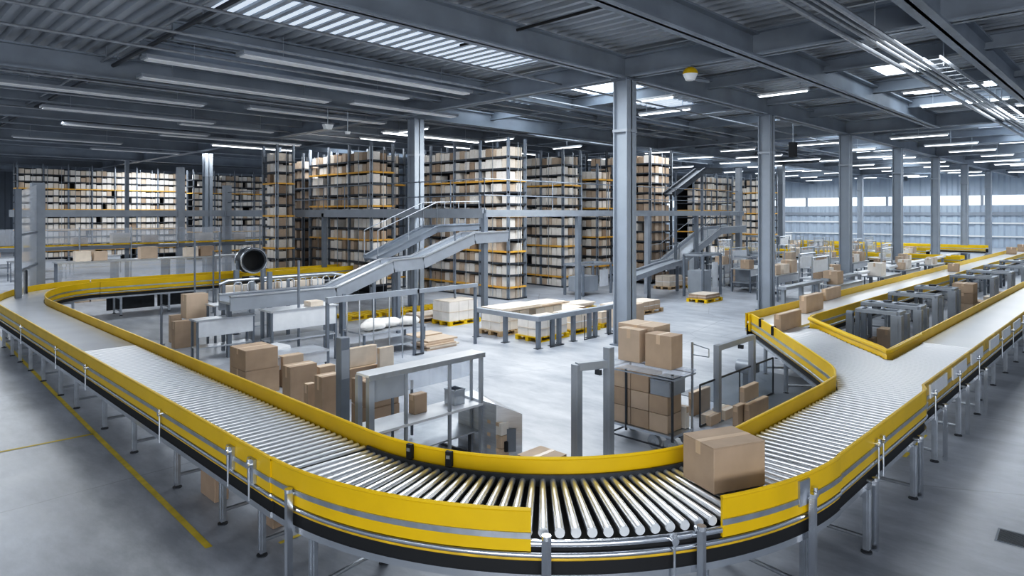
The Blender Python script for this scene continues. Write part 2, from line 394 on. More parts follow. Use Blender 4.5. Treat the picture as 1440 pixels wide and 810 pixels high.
for a in (237.6, 260.8):
    ra = math.radians(a); nn = (math.cos(ra), math.sin(ra)); handle_rod(t, (CX+(RO+.03)*nn[0], CY+(RO+.03)*nn[1]), off, nn, .86 if a < 250 else .95, .45, False)
ra = math.radians(258.8); nn = (math.cos(ra), math.sin(ra)); tg = (-nn[1], nn[0])
b = MB(); c0 = ((RO+.055)*nn[0], (RO+.055)*nn[1]); b.bar((c0[0]-tg[0]*.07, c0[1]-tg[1]*.07, .98), (c0[0]+tg[0]*.07, c0[1]+tg[1]*.07, .98), .03, .2); b.build('latch_plate', STL, t)
for a in (193.5, 203):     # two sensors on the inner guard
    ra = math.radians(a); nn = (math.cos(ra), math.sin(ra)); tg = (-nn[1], nn[0]); c0 = ((RI+.005)*nn[0], (RI+.005)*nn[1])
    b = MB(); b.bar((c0[0]-tg[0]*.03, c0[1]-tg[1]*.03, 1.05), (c0[0]+tg[0]*.03, c0[1]+tg[1]*.03, 1.05), .035, .13); s_ = b.build('sensor', BLK, t)
    b = MB(); c1 = ((RI+.028)*nn[0], (RI+.028)*nn[1]); b.bar((c1[0]-tg[0]*.018, c1[1]-tg[1]*.018, 1.07), (c1[0]+tg[0]*.018, c1[1]+tg[1]*.018, 1.07), .01, .03); b.build('sensor_lens', STL, s_)
# --- straight run to the right of the corner
X0, X1 = CX, 9.0; off = (X0, OY, 0); wB = IY-OY
t = thing('roller_conveyor', 'short straight roller conveyor between the front corner and the right-hand fork', 'conveyor', off)
n = int((X1-X0)/.106)
for i in range(n): roller_obj(t, .05+i*(X1-X0)/n, wB/2, 0, wB)
guard(t, [(X0, IY+.02), (8.4, IY+.02), (X1, IY+.05)], 1, off, False); guard(t, [(X0, OY-.02), (X1, OY-.02)], -1, off)
chassis(t, [(X0, IY+.02), (X1, IY+.02)], 1, off); chassis(t, [(X0, OY-.02), (X1, OY-.02)], -1, off)
b = MB(); b.box(0, X1-X0, 0, wB, .74, .76); b.build('drip_pan', BLK, t)
for x in (6.8, 8.45): leg_pair(t, (x, OY-.04), (x, IY-.05), off); post_outside(t, (x+.1, OY-.02), off, (0, -1), .66)
for x in (7.05, 7.2): handle_rod(t, (x, OY-.02), off, (0, -1), .97, .62)
# --- fork
SG = [(9.0, 2.98), (9.35, 3.10), (9.75, 3.33), (10.4, 3.80), (11.84, 4.90), (12.9, 5.72), (13.3, 6.05)]   # spur outer guard
VA = [(14.2, 5.12), (13.75, 5.06), (13.5, 4.86), (12.36, 3.92), (11.5, 3.14), (11.28, 3.0), (11.36, 2.98), (11.6, 2.98), (13.2, 2.98)]      # guard of the wedge
def interp(P, x):
    for a, c in zip(P[:-1], P[1:]):
        if a[0] <= x <= c[0]: return a[1]+(c[1]-a[1])*(x-a[0])/(c[0]-a[0])
    return P[-1][1]
VL = [(11.28, 3.0), (11.5, 3.14), (12.36, 3.92), (13.5, 4.86), (13.75, 5.02), (14.2, 5.08)]
OF = [(9.0, OY-.02), (9.1, OY-.01), (9.28, OY+.06), (13.2, OY+.06)]
off = (11, 2.5, 0)
t = thing('fork_conveyor', 'roller conveyor fork on the right where the line splits around a yellow wedge', 'conveyor', off)
x = 9.04
while x < 13.3:
    y0 = interp(OF, x)+.02
    if x < 11.28:
        y1 = interp(SG, x)-.02; roller_obj(t, x-off[0], (y0+y1)/2-off[1], 0, y1-y0)
    else:
        if x < 13.2: roller_obj(t, x-off[0], (y0+2.93)/2-off[1], 0, 2.93-y0)
        ya, yb = interp(VL, x)+.02, interp(SG, x)-.02; roller_obj(t, x-off[0], (ya+yb)/2-off[1], 0, yb-ya)
    x += .106
guard(t, SG[:2]+[(9.55, 3.2)]+SG[2:], 1, off); chassis(t, SG, 1, off, False)
guard(t, VA, 1, off, False, None, 1.10); chassis(t, VA, 1, off, False)
P = [(p[0]-off[0], p[1]-off[1]) for p in VA[1:]]
b = MB(); b.sweep(P, circ(-.0, 1.07, .04, 10)); b.build('wedge_bumper', YEL, t, smooth=True)
guard(t, OF, -1, off, True, YELD); chassis(t, OF, -1, off)
for x in (9.9, 11.3, 12.7): leg_pair(t, (x, OY+.06), (x, 2.85), off); post_outside(t, (x+.15, OY+.04), off, (0, -1), .70); handle_rod(t, (x-.3, OY+.04), off, (0, -1), .95, .62)
for x in (10.6, 11.8, 12.9): y = interp(SG, x)-.12; leg_pair(t, (x, y), (x+.5, y-.6), off)
for x in (12.05, 12.75):      # black photo eyes on the spur guard
    y = interp(SG, x); b = MB(); b.box(x-off[0]-.04, x-off[0]+.04, y-off[1]-.01, y-off[1]+.05, .96, 1.12); b.build('photo_eye', BLK, t)
for k in range(3):             # pale inspection panels in the outer guard
    b = MB(); xa = 9.5+k*1.25-off[0]; b.box(xa, xa+.9, OY+.06-.046-off[1], OY+.06-.024-off[1], .90, 1.07); b.build('inspection_panel', WHT, t)
# --- belts
def belt_run(label, path, w, legs, chrome=False, leftguard=True, rightguard=True, worn=False, leftbar=False, cat='conveyor', group=None, bm=None):
    off = (path[0][0], path[0][1], 0)
    t = thing('belt_conveyor', label, cat, off, 0, group)
    P = [(p[0]-off[0], p[1]-off[1]) for p in path]
    b = MB(); b.sweep(P, rect(-w/2, w/2, ZR-.05, ZR-.008)); b.build('belt', bm or BELT, t, smooth=True)
    def side(o):
        r = []
        for i, p in enumerate(path):
            a = path[max(0, i-1)]; c = path[min(len(path)-1, i+1)]; d = Vector((c[0]-a[0], c[1]-a[1])).normalized()
            r.append((p[0]-d.y*o, p[1]+d.x*o))
        return r
    l, r = side(w/2+.02), side(-w/2-.02)
    if leftguard: guard(t, l, 1, off, True)
    if rightguard: guard(t, r, -1, off, True, YELD if worn else None)
    chassis(t, l, 1, off, chrome); chassis(t, r, -1, off, chrome)
    # legs at distances along the path
    for s in legs:
        acc = 0
        for a, c in zip(path[:-1], path[1:]):
            L = math.hypot(c[0]-a[0], c[1]-a[1])
            if acc+L >= s:
                k = (s-acc)/L; px, py = a[0]+(c[0]-a[0])*k, a[1]+(c[1]-a[1])*k; d = ((c[0]-a[0])/L, (c[1]-a[1])/L)
                leg_pair(t, (px-d[1]*(w/2-.12), py+d[0]*(w/2-.12)), (px+d[1]*(w/2-.12), py-d[0]*(w/2-.12)), off); break
            acc += L
    return t, off
MX = (IX+OX)/2
t, off = belt_run('smooth pale belt conveyor on the far left run, leading to the left corner', [(MX, 19.0), (MX, Y1)], wA, [.6, 1.5, 2.6, 3.8, 5.2, 6.3], True)
for y in (13.2, 16.2): handle_rod(t, (OX-.02, y), off, (-1, 0))
wC = .98
# left corner: elliptical sweep from the left run to the far run
CPTS = [(5.6+(5.6-MX)*math.cos(math.radians(a)), 19.0+(23.55-19.0)*math.sin(math.radians(a))) for a in range(90, 181, 6)]
t, off = belt_run('wide curved belt conveyor corner with yellow guards at the far left', CPTS, wA, [1, 2.4, 3.6, 5], False)
t, off = belt_run('straight belt conveyor behind the left boxes running toward the round scanner tunnel', [(14.6, 23.55), (5.6, 23.55)], wA+.05, [1, 2.5, 4, 5.5, 7, 8.4], False)
b = MB(); b.box(-8.6, -7.2, .40, .44, .1, .7); b.box(-7.1, -5.9, .40, .44, .1, .7); b.build('cable_tray', DRK, t)
t, off = belt_run('long belt conveyor leaving the fork along the right edge of the picture', [(13.2, 2.53), (44, 2.53)], .86, [.5+1.35*i for i in range(16)], True, True, True, True, bm=BELTW)
for k in range(14):
    x = .3+k*1.25
    b = MB(); b.box(x, x+.85, -.5, -.478, .90, 1.07); b.build('inspection_panel', WHT, t)
    handle_rod(t, (13.2+x+1.05, 2.07), off, (0, -1), .95, .62)
t, off = belt_run('upper belt conveyor running away from the fork to the far right wall', [(13.3, 5.65), (46, 5.65)], 1.02, [1.2+2.6*i for i in range(12)], False, True, False, bm=BELTW)
guard(t, [(13.95, 5.12), (46, 5.12)], -1, off)
b = MB(); b.sweep([(-.02, .42), (.1, .54), (.4, .57)], rect(0, .03, .745, 1.10)); b.build('corner_guard', YEL, t)
t, off = belt_run('far cross conveyor with yellow guards joining the upper belt line', [(38.5, 6.9), (38.5, 22)], .9, [1+3*i for i in range(5)])
t, off = belt_run('farthest belt conveyor with yellow guards near the ribbon windows', [(52, 8), (52, 26)], .9, [1+4*i for i in range(4)])
t, off = belt_run('far belt conveyor with yellow guards, second from the ribbon windows', [(46, 10), (46, 24)], .9, [1+4*i for i in range(4)])
t, off = belt_run('far end of the upper belt line beyond the cross conveyor', [(46.2, 5.65), (58, 5.65)], 1.0, [1+3*i for i in range(4)])

# ------------------------------------------------------------------ cartons
def carton(label, x, y, z, sx, sy, h, rz=0, m=None, tape_x=True, group=None, loc_center=False, lid=True):
    """near bottom corner at (x, y, z)"""
    m = m or CRD
    t = thing('carton', label, 'box', (x, y, z), rz, group)
    b = MB(); b.box(0, sx, 0, sy, .001, h-.006 if lid else h); b.build('carton_body', m, t, bevel=min(.008, h*.03))
    if lid:
        g = .003
        if tape_x:
            f1 = (0, sx, 0, sy/2-g); f2 = (0, sx, sy/2+g, sy)
        else:
            f1 = (0, sx/2-g, 0, sy); f2 = (sx/2+g, sx, 0, sy)
        for f in (f1, f2):
            b = MB(); b.box(*f, h-.006, h); b.build('top_flap', m, t)
        w = .03; b = MB()
        if tape_x: b.box(-.0015, sx+.0015, sy/2-w, sy/2+w, h-.0005, h+.0015); b.box(-.0015, .0005, sy/2-w, sy/2+w, h*.72, h); b.box(sx-.0005, sx+.0015, sy/2-w, sy/2+w, h*.72, h)
        else: b.box(sx/2-w, sx/2+w, -.0015, sy+.0015, h-.0005, h+.0015); b.box(sx/2-w, sx/2+w, -.0015, .0005, h*.72, h); b.box(sx/2-w, sx/2+w, sy-.0005, sy+.0015, h*.72, h)
        b.build('packing_tape', TAPE, t)
    return t
def carton_px(label, xl, xc, xr, yt, yb, z=0, m=None, tape_x=True, group=None, lid=True):
    x, y = G(xc, yb, z); d = depth(x, y); k = d/FOC; r = RX*x+RY*y; h = (yb-yt)*k
    t1 = (xr-720)/FOC; t2 = (xl-720)/FOC
    sx = max(.08, (t1*d-r)/(RX-t1*FX)); sy = max(.08, (t2*d-r)/(RY-t2*FY))
    sx, sy = min(sx, 1.1), min(sy, 1.1)
    return carton(label, x, y, z, sx, sy, h, 0, m, tape_x, group, lid=lid), h
# the big carton on the bend
carton('large brown carton riding over the rollers at the right end of the front bend', 4.87, 2.53, ZR+.002, .52, .40, .37, math.atan2(-.4, .917), CRD)
# cartons on the spur and upper belt
for lab, xl, xc, xr, yt, yb in (('brown carton on the fork spur, nearest to the camera of the three there', 1088, 1098, 1127, 443, 467), ('brown carton at the start of the upper belt, middle of three', 1124, 1134, 1158, 417, 441), ('light brown carton against the yellow guard, last of the three', 1155, 1162, 1184, 407, 423)):
    carton_px(lab, xl, xc, xr, yt, yb, ZR, CRD)
for lab, x, y, s in (('small brown carton far up the upper belt before the cross conveyor', 30, 5.5, .4), ('brown carton on the far end of the upper belt line', 48.5, 5.5, .55), ('dark brown carton at the very end of the upper belt line', 53, 5.5, .6), ('brown carton on the upper belt just past the cross conveyor', 45.0, 5.6, .5)):
    carton(lab, x, y, ZR, s, s*.9, s*.75, .1, CRDD)
# left stacks
o, h = carton_px('brown carton on the floor behind the left bench, lower of the two', 241, 246, 276, 453, 491, 0, CRD)
carton_px('tall light brown carton standing on another carton behind the left bench', 254, 262, 293, 415, 449, h, CRDL)
carton_px('light carton half hidden behind the left bench stack', 237, 240, 256, 444, 482, 0, CRDL)
o, h = carton_px('wide brown carton on the floor beside the conveyor, under the open-looking one', 323, 345, 393, 523, 559, 0, CRD)
carton_px('wide brown carton with worn taped top on the left carton pile', 323, 345, 391, 494, 523, h, CRD)
carton_px('tall brown carton beside the wide stack left of the grey post', 397, 408, 446, 517, 574, 0, CRD)
carton_px('small light carton peeking out behind the wide left stack', 391, 398, 427, 502, 545, 0, CRDL)
carton_px('small brown carton behind the tall carton left of the grey post', 442, 450, 472, 517, 560, 0, CRDL)
carton_px('large brown carton right beside the grey post', 442, 453, 480, 531, 600, 0, CRD)
carton_px('narrow brown carton squeezed in front of the large carton by the grey post', 427, 433, 444, 541, 588, 0, CRD)
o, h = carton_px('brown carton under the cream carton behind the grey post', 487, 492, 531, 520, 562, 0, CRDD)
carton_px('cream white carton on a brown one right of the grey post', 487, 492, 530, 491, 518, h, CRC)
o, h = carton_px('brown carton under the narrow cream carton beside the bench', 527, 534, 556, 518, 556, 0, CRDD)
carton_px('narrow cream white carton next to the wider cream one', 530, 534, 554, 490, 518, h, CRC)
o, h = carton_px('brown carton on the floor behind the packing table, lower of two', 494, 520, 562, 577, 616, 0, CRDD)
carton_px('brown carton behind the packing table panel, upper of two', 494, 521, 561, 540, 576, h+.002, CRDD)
# small stack beside the packing table
px_, py_ = G(706, 650)
k = 0
for r in range(3):
    for c in range(2):
        nm = ('lower', 'middle', 'top')[r]
        carton('small tan carton, %s row, %s of the small stack beside the packing table' % (nm, ('rear', 'front')[c]), px_+.0, py_+.17-.16*c, r*.165, .15, .15, .16, 0, CRW if r == 2 else CRDL)
carton_px('flat topped brown carton just behind the middle of the front guard', 727, 764, 797, 652, 694, 0, CRDL)
# cartons on the right floor
carton_px('brown carton on the floor right of the cage trolley', 968, 975, 999, 553, 586, 0, CRDD)
carton_px('low open brown carton behind the large riding carton', 985, 1000, 1014, 586, 600, 0, CRDL, True)
carton_px('pale low carton between the floor cartons on the right', 1001, 1020, 1034, 578, 592, 0, CRC)
o, h = carton_px('brown carton on the floor near the inner yellow guard, right one of two', 1046, 1054, 1081, 570, 600, 0, CRD)
o, h2 = carton_px('brown carton on the floor near the inner yellow guard, left one of two', 1030, 1038, 1050, 572, 601, 0, CRD)
carton_px('small square carton on top of the two near the inner yellow guard', 1041, 1047, 1067, 546, 567, .38, CRDL)
# under the front conveyor
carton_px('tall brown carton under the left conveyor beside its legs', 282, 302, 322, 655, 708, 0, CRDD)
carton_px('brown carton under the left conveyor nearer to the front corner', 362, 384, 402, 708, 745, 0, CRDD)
# far floor and island cartons
carton('brown carton standing inside the wedge between the two right belts', 17.3, 4.4, 0, .42, .42, .46, 0, CRDL)
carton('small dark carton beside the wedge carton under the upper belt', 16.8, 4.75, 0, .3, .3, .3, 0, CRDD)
zz = 0
for i, hh in enumerate((.34, .30, .30, .26)):
    carton('brown carton in the tall stack between the two right belts, %s' % ('bottom', 'second from bottom', 'third from bottom', 'topmost')[i], 22.3, 3.75, zz, .62, .5, hh, 0, (CRD, CRDL, CRDD, CRD)[i]); zz += hh+.002
for i in range(4):
    carton('brown carton low behind the tall stack between the right belts, %s along' % ORDN[i], 22.8+i*1.6, 3.6, 0, .6, .5, .5, 0, (CRDL, CRD, CRC, CRDD)[i])

# ------------------------------------------------------------------ cage trolley
tx, ty = 7.75, 4.62
t = thing('cage_trolley', 'open cage trolley with clear shelf, loaded with cartons, in the middle foreground', 'trolley', (tx, ty, 0))
W, D = .52, 1.02
for x, y, z1 in ((0, 0, 1.06), (W, 0, 1.42), (0, D, 1.06), (W, D, 1.30), (0, D*.72, 1.02)):
    b = MB(); b.bar((x, y, .16), (x, y, z1), .025, .025); b.build('upright', DRK if x == 0 else STL, t)
b = MB(); b.box(-.01, W+.01, -.01, D+.01, .20, .235); b.build('lower_deck', STL, t)
b = MB(); b.box(-.04, W+.04, -.04, D+.04, 1.02, 1.045); b.build('clear_shelf', GLF, t)
b = MB(); P = [(-.03,-.03,.99), (W+.03,-.03,.99), (W+.03,D+.03,.99), (-.03,D+.03,.99), (-.03,-.03,.99)]; b.path(P, .012, 6); b.build('shelf_rim', STL, t)
b = MB(); P = [(0,0,.06), (0,D,.06), (W,D,.06), (W,0,.06), (0,0,.06)]; b.path(P, .012, 6); b.build('base_frame', DRK, t)
b = MB(); b.path([(W,0,1.40), (W,-.25,1.36), (W,-.25,1.25), (W,0,1.25)], .008, 6); b.build('push_handle', STL, t)
for x, y in ((.05, .05), (W-.05, .05), (.05, D*.3), (W-.05, D-.08), (W-.05, .32)):
    b = MB(); b.tube((x-.028, y, .095), (x+.028, y, .095), .092, 18); w_ = b.build('wheel', GRYL, t, smooth=True)
    b = MB(); b.bar((x, y, .10), (x, y, .2), .03, .05); b.tube((x-.034, y, .095), (x+.034, y, .095), .03, 10); b.build('caster_fork', STL, w_)
sz = .245
for c in range(3):
    for r in range(3):
        carton('carton in the cage trolley, %s row up, %s column from the far end' % (ORDN[r], ORDN[2-c]), tx+.03, ty+.09+c*.30, .237+r*(sz+.004), .36, .29, sz, 0, (CRDL, CRD)[(c+r) % 2], False, lid=False) if not (c == 0 and r == 2) else None
def bin_(label, x, y, z, sx, sy, h, m=GRYL, rz=0):
    t = thing('plastic_bin', label, 'bin', (x, y, z), rz)
    b = MB(); w = .012
    b.box(0,sx,0,sy,0,.012); b.box(0,sx,0,w,.012,h); b.box(0,sx,sy-w,sy,.012,h); b.box(0,w,w,sy-w,.012,h); b.box(sx-w,sx,w,sy-w,.012,h); b.build('bin_shell', m, t)
    b = MB(); b.path([(0,0,h),(sx,0,h),(sx,sy,h),(0,sy,h),(0,0,h)], .012, 6); b.build('bin_rim', STL, t)
    return t
bin_('grey tote on top of the cartons inside the cage trolley', tx+.03, ty+.06, .737, .40, .30, .20)
carton('white-faced carton at the near end of the cage trolley deck', tx+.40, ty+.03, .237, .10, .22, .30, 0, CRW, False)
bin_('open grey wire tote beside the white-faced carton in the trolley', tx+.40, ty+.30, .237, .10, .5, .3)
carton_px('big square carton on the trolley shelf, left front one', 869, 899, 911, 465, 511, 1.047, CRDL)
carton_px('brown carton on the trolley shelf, right one nearest the camera', 907, 944, 960, 474, 521, 1.047, CRD)
x_, y_ = G(938, 500, 1.047); carton('wide carton at the back of the trolley shelf behind the other two', tx+.52, ty+.62, 1.047, .46, .62, .50, 0, CRDL)

# ------------------------------------------------------------------ inverted U frames and posts
def portal(label, pa, pb, za, zb, zbeam, w=.13, m=GRYL):
    t = thing('portal_frame', label, 'frame', (*pa, 0))
    ex, ey = pb[0]-pa[0], pb[1]-pa[1]
    for (x, y, z) in ((0, 0, za), (ex, ey, zb)):
        b = MB(); b.box(x-w/2, x+w/2, y-w/2, y+w/2, .012, z); b.box(x-w/2-.004, x-w/2, y-.012, y+.012, .1, z-.1); p_ = b.build('post', m, t, bevel=.006)
        b = MB(); b.box(x-w*.8, x+w*.8, y-w*.8, y+w*.8, 0, .012); b.build('foot_plate', GRY, p_)
    b = MB(); b.bar((0, 0, zbeam-w/2), (ex, ey, zbeam-w/2), w*.9, w); b.build('top_beam', m, t, bevel=.006)
    b = MB(); b.box(ex*.55-.02, ex*.55+.02, ey*.55-.1, ey*.55-.02, zbeam-w-.06, zbeam-w); b.build('bracket', DRK, t)
    return t
pa, pb = G(811, 668), G(856, 660)
portal('grey portal frame standing behind the front guard, left of the cage trolley', pa, pb, 3.2-(512-300)*depth(*pa)/FOC, 3.2-(488-300)*depth(*pb)/FOC, 3.2-(510-300)*depth(*pa)/FOC, .10)
pa = G(1009, 592); pb = (pa[0]+1.25, pa[1]+.02)
portal('pale grey portal frame on the floor left of the fork spur', pa, pb, 3.2-(485-300)*depth(*pa)/FOC, 3.2-(487-300)*depth(*pa)/FOC, 3.2-(485-300)*depth(*pa)/FOC, .09)
x, y = G(482, 622)
t = thing('guard_post', 'plain square grey post among the cartons left of the packing table', 'post', (x, y, 0))
b = MB(); b.box(-.07, .07, -.07, .07, .012, 1.47); b.build('post', GRY, t, bevel=.008); b = MB(); b.box(-.12, .12, -.12, .12, 0, .012); b.build('foot_plate', DRK, t)
b = MB(); b.box(-.06, .06, -.075, -.07, .9, 1.3); b.build('cover_strip', GRYL, t)

# ------------------------------------------------------------------ packing table in the middle
t = thing('packing_table', 'white topped packing table with steel legs, lower shelf and hung panels in the middle', 'table', (4.25, 6.42, 0))
L, D = 1.72, .22
b = MB(); b.box(-.05, L+.03, -.04, D, 1.335, 1.365); b.build('top_board', WHT, t, bevel=.004)
b = MB(); b.box(-.05, L+.03, -.045, -.04, 1.30, 1.36); b.build('front_edge', STL, t)
for x, y, w in ((0, 0, .07), (-.03, D-.03, .06), (.50, 0, .035), (1.18, 0, .035), (L, 0, .045), (L, D-.03, .03)):
    b = MB(); b.box(x-w/2, x+w/2, y-w/2+.01, y+w/2+.01, 0, 1.335); b.build('leg', GRYL, t)
b = MB(); b.box(-.03, L+.03, -.02, .42, .66, .69); b.build('lower_shelf', WHT, t)
b = MB(); b.box(.04, .48, .02, .03, 1.03, 1.335); b.build('perforated_panel', GRYL, t)
b = MB(); b.box(.53, L-.03, D-.02, D-.01, 1.02, 1.32); b.build('frosted_panel', GLF, t)
b = MB(); b.box(.0, L+.1, .05, .75, .30, .32); b.build('base_sheet', STL, t)
for x in (.15, .8, 1.6):
    b = MB(); b.bar((x, .1, .02), (x, .7, .02), .03, .04); b.bar((x, .1, 0), (x, .1, .3), .03, .03); b.bar((x, .7, 0), (x, .7, .3), .03, .03); b.build('base_frame', DRK, t)
for x in (.62, .92):
    b = MB(); b.box(x-.015, x+.015, .44, .46, .35, 1.06); b.build('divider_post', GRY, t)
carton('small brown carton with a dark mark on the packing table shelf', 5.02, 6.62, .692, .2, .12, .24, 0, CRD)
bin_('square grey steel bin on the right end of the packing table shelf', 5.62, 6.56, .692, .18, .2, .19, STL)
t = thing('steel_cabinet', 'low grey steel cabinet with slanted front at the right end of the packing table', 'cabinet', (5.98, 6.15, 0))
b = MB(); b.add([(0,0,0),(.28,-.2,0),(.28,.75,0),(0,.75,0),(0,0,.72),(.28,-.2,.58),(.28,.75,.72),(0,.75,.72)], [(3,2,1,0),(4,5,6,7),(0,1,5,4),(1,2,6,5),(2,3,7,6),(3,0,4,7)]); b.build('cabinet_shell', ALU, t)
b = MB(); b.bar((.03, -.045, .25), (.2, -.165, .25), .004, .3); b.build('door_panel', GRY, t)
b = MB(); b.box(.05, .09, -.13, -.09, .12, .25); b.build('door_handle', BLK, t)

# ------------------------------------------------------------------ steel benches
def bench(label, x, y, L, D, h, panel=.3, shelf=.35, rz=0, group=None, top=ALU, pm=WHT):
    t = thing('steel_bench', label, 'bench', (x, y, 0), rz, group)
    b = MB(); b.box(-.03, L+.03, -.03, D+.03, h-.035, h); b.build('bench_top', top, t)
    for lx in (.02, L-.02):
        for ly in (.02, D-.02):
            b = MB(); b.box(lx-.022, lx+.022, ly-.022, ly+.022, 0, h-.035); b.build('leg', GRY, t)
    if panel:
        b = MB(); b.box(.03, L-.03, -.01, .0, h-.035-panel, h-.035); b.build('front_panel', pm, t)
    if shelf:
        b = MB(); b.box(0, L, .0, D, shelf-.03, shelf); b.build('lower_shelf', top, t)
    return t
bench('steel bench with white front panel in front of the left carton stack', 5.4, 14.75, 1.25, .35, .90, .34, .30)
bench('longer steel bench with white front panel, second from the left boxes', 6.2, 12.95, 1.5, .5, 1.2, .38, .58)
bench('low steel bench behind the wide brown cartons on the left', 5.2, 11.6, 1.5, .6, .55, .2, 0)
carton('flat carton lying on the longer steel bench top', 7.1, 13.0, 1.2, .3, .3, .10, 0, CRC)
t = thing('canvas_cover', 'pale cloth covered low crate between the left bench and the wide cartons', 'crate', (5.45, 12.2, 0))
b = MB(); b.add([(0,0,0),(.8,0,0),(.8,.6,0),(0,.6,0),(0,.05,.42),(.8,0,.62),(.8,.6,.6),(0,.6,.5)], [(3,2,1,0),(4,5,6,7),(0,1,5,4),(1,2,6,5),(2,3,7,6),(3,0,4,7)]); b.build('cover', WHT, t, bevel=.04)
b = MB(); b.box(-.01, .03, -.01, .2, 0, .4); b.build('crate_edge', CRDD, t)
# sack table
t = bench('low steel table carrying white sacks behind the grey gantry beam', 8.1, 12.5, 1.7, .8, .55, 0, .2)
for i, (dx, dy, s) in enumerate(((.1, .1, 1), (.6, .25, 1.1), (1.1, .1, .9), (.35, .45, .9))):
    b = MB(); n = 10; vs = []; fs = []
    for j in range(7):
        v = j/6; r = .30*s*math.sin(PI*(.12+.80*v))**.5; z = .18*v
        for q in range(n):
            a = 2*PI*q/n; vs.append((r*math.cos(a)*1.1, r*math.sin(a)*.7, z+.015*math.sin(3*a+i)))
    for j in range(6):
        for q in range(n): fs.append((j*n+q, j*n+(q+1)%n, (j+1)*n+(q+1)%n, (j+1)*n+q))
    fs += [tuple(range(n-1,-1,-1)), tuple(range(6*n, 7*n))]
    b.add(vs, fs); o = b.build('sack', BAG, smooth=True, loc=(8.1+dx+.3, 12.5+dy+.15, .565))
    tag(o, 'white sack on the low steel table behind the gantry, %s from the left' % ORDN[i], 'sack', 'white sacks on the low table')

# ------------------------------------------------------------------ pallets
def pallet_proto(m, name='pallet', L=1.2, D=.8):
    t = thing(name, 'x', 'pallet')
    for k in range(3):
        b = MB(); y = k*(D-.1)/2; b.box(0, L, y, y+.1, 0, .022)
        for x in (0, L/2-.06, L-.12): b.box(x, x+.12, y, y+.1, .022, .10)
        b.build('skid', m, t)
    b = MB(); n = 6
    for k in range(n): x = k*(L-.14)/(n-1); b.box(x, x+.14, 0, D, .10, .124)
    b.build('deck_boards', m, t)
    return t
PW = pallet_proto(WOOD); PY = pallet_proto(YEL, 'yellow_pallet')
pp = [0]
def pallet(label, x, y, rz=0, yellow=False, z=0): return place(PY if yellow else PW, (x, y, z), rz, label)
def flat_stack(label, x, y, z, n, L=1.0, D=.7, m=CRDL, cat='flattened cartons'):
    t = thing('flattened_cartons', label, cat, (x, y, z)); zz = 0
    for i in range(n):
        b = MB(); dx, dy = random.uniform(-.08, .08), random.uniform(-.08, .08); h = random.uniform(.02, .05)
        b.box(dx, L+dx, dy, D+dy, zz, zz+h); b.build('flat_sheet', random.choice((m, CRDL, CRC)), t); zz += h+.002
    return t
def goods(label, x, y, z, sx, sy, h, m=CRW, wrap=True):
    """a wrapped pallet load: block of cases with straps"""
    t = thing('pallet_load', label, 'pallet load', (x, y, z))
    nx, ny, nz = max(1, round(sx/.33)), max(1, round(sy/.33)), max(1, round(h/.28))
    b = MB(); g = .008
    for i in range(nx):
        for j in range(ny):
            for k in range(nz):
                b.box(i*sx/nx+g, (i+1)*sx/nx-g, j*sy/ny+g, (j+1)*sy/ny-g, k*h/nz+.001, (k+1)*h/nz-g)
    b.build('wrapped_cases', m, t)
    b = MB(); b.box(-.004, sx+.004, -.004, sy+.004, h*.45, h*.50); b.build('strap', WHTC if m != CRW else CRC, t)
    b = MB(); b.box(.02, sx-.02, .02, sy-.02, h, h+.012); b.build('top_sheet', CRC, t)
    return t
# floor stacks of flattened cartons left of centre
x, y = G(600, 498); flat_stack('flattened brown cartons piled on the floor in front of the gantry, nearer pile', 9.6, 12.2, 0, 5, .9, .55)
x, y = G(590, 482); flat_stack('flattened brown cartons piled on the floor behind the nearer pile', x, y, 0, 4, .8, .5)
x, y = G(592, 455); pallet('wooden pallet left of the L shaped barrier, with flat sheets on it', x, y); flat_stack('flat light sheets on the wooden pallet left of the barrier', x, y, .126, 3, 1.1, .75, CRC)
x, y = G(640, 458); pallet('yellow pallet with wrapped goods beside the ramp post', x-.2, y, 0, True); goods('wrapped white goods on the yellow pallet beside the ramp post', x-.2, y+.02, .126, 1.1, .75, .55)
# inside the L barrier
spots = [(12.1, 10.95, True, .42, CRW, 'nearest the barrier corner'), (13.5, 11.0, True, .40, CRC, 'second along the barrier'), (14.9, 11.1, True, .30, CRC, 'third along the barrier'), (12.0, 12.2, False, .48, CRW, 'behind the corner pallet'), (13.5, 12.3, False, .45, CRW, 'in the second row behind the barrier'), (15.0, 12.6, True, .2, CRDD, 'at the rear right behind the barrier')]
for x, y, yl, h, m, s in spots:
    pallet('%s pallet %s' % ('yellow' if yl else 'wooden', s), x, y, 0, yl); goods('%s load on the pallet %s' % ('white' if m == CRW else 'cream' if m == CRC else 'dark brown', s), x+.03, y+.03, .126, 1.12, .72, h, m)
flat_stack('large pale sheets lying over the load behind the corner pallet', 12.0, 12.15, .645, 2, 1.5, .8, CRW)
flat_stack('large pale sheets on the second row load behind the barrier', 13.5, 12.3, .615, 2, 1.3, .7, CRW)
for x, y, yl, lab in ((16.5, 13.4, True, 'yellow pallet left of the big column base, far row'), (10.6, 17.2, True, 'yellow pallet under the ramp, left one'), (11.9, 17.0, True, 'yellow pallet under the ramp, right one'), (13.0, 16.9, True, 'yellow pallet by the mezzanine corner post')):
    pallet(lab, x, y, 0, yl)
flat_stack('dark bundle on the yellow pallet left of the big column, far row', 16.55, 13.42, .126, 4, 1.0, .7, CRDD)
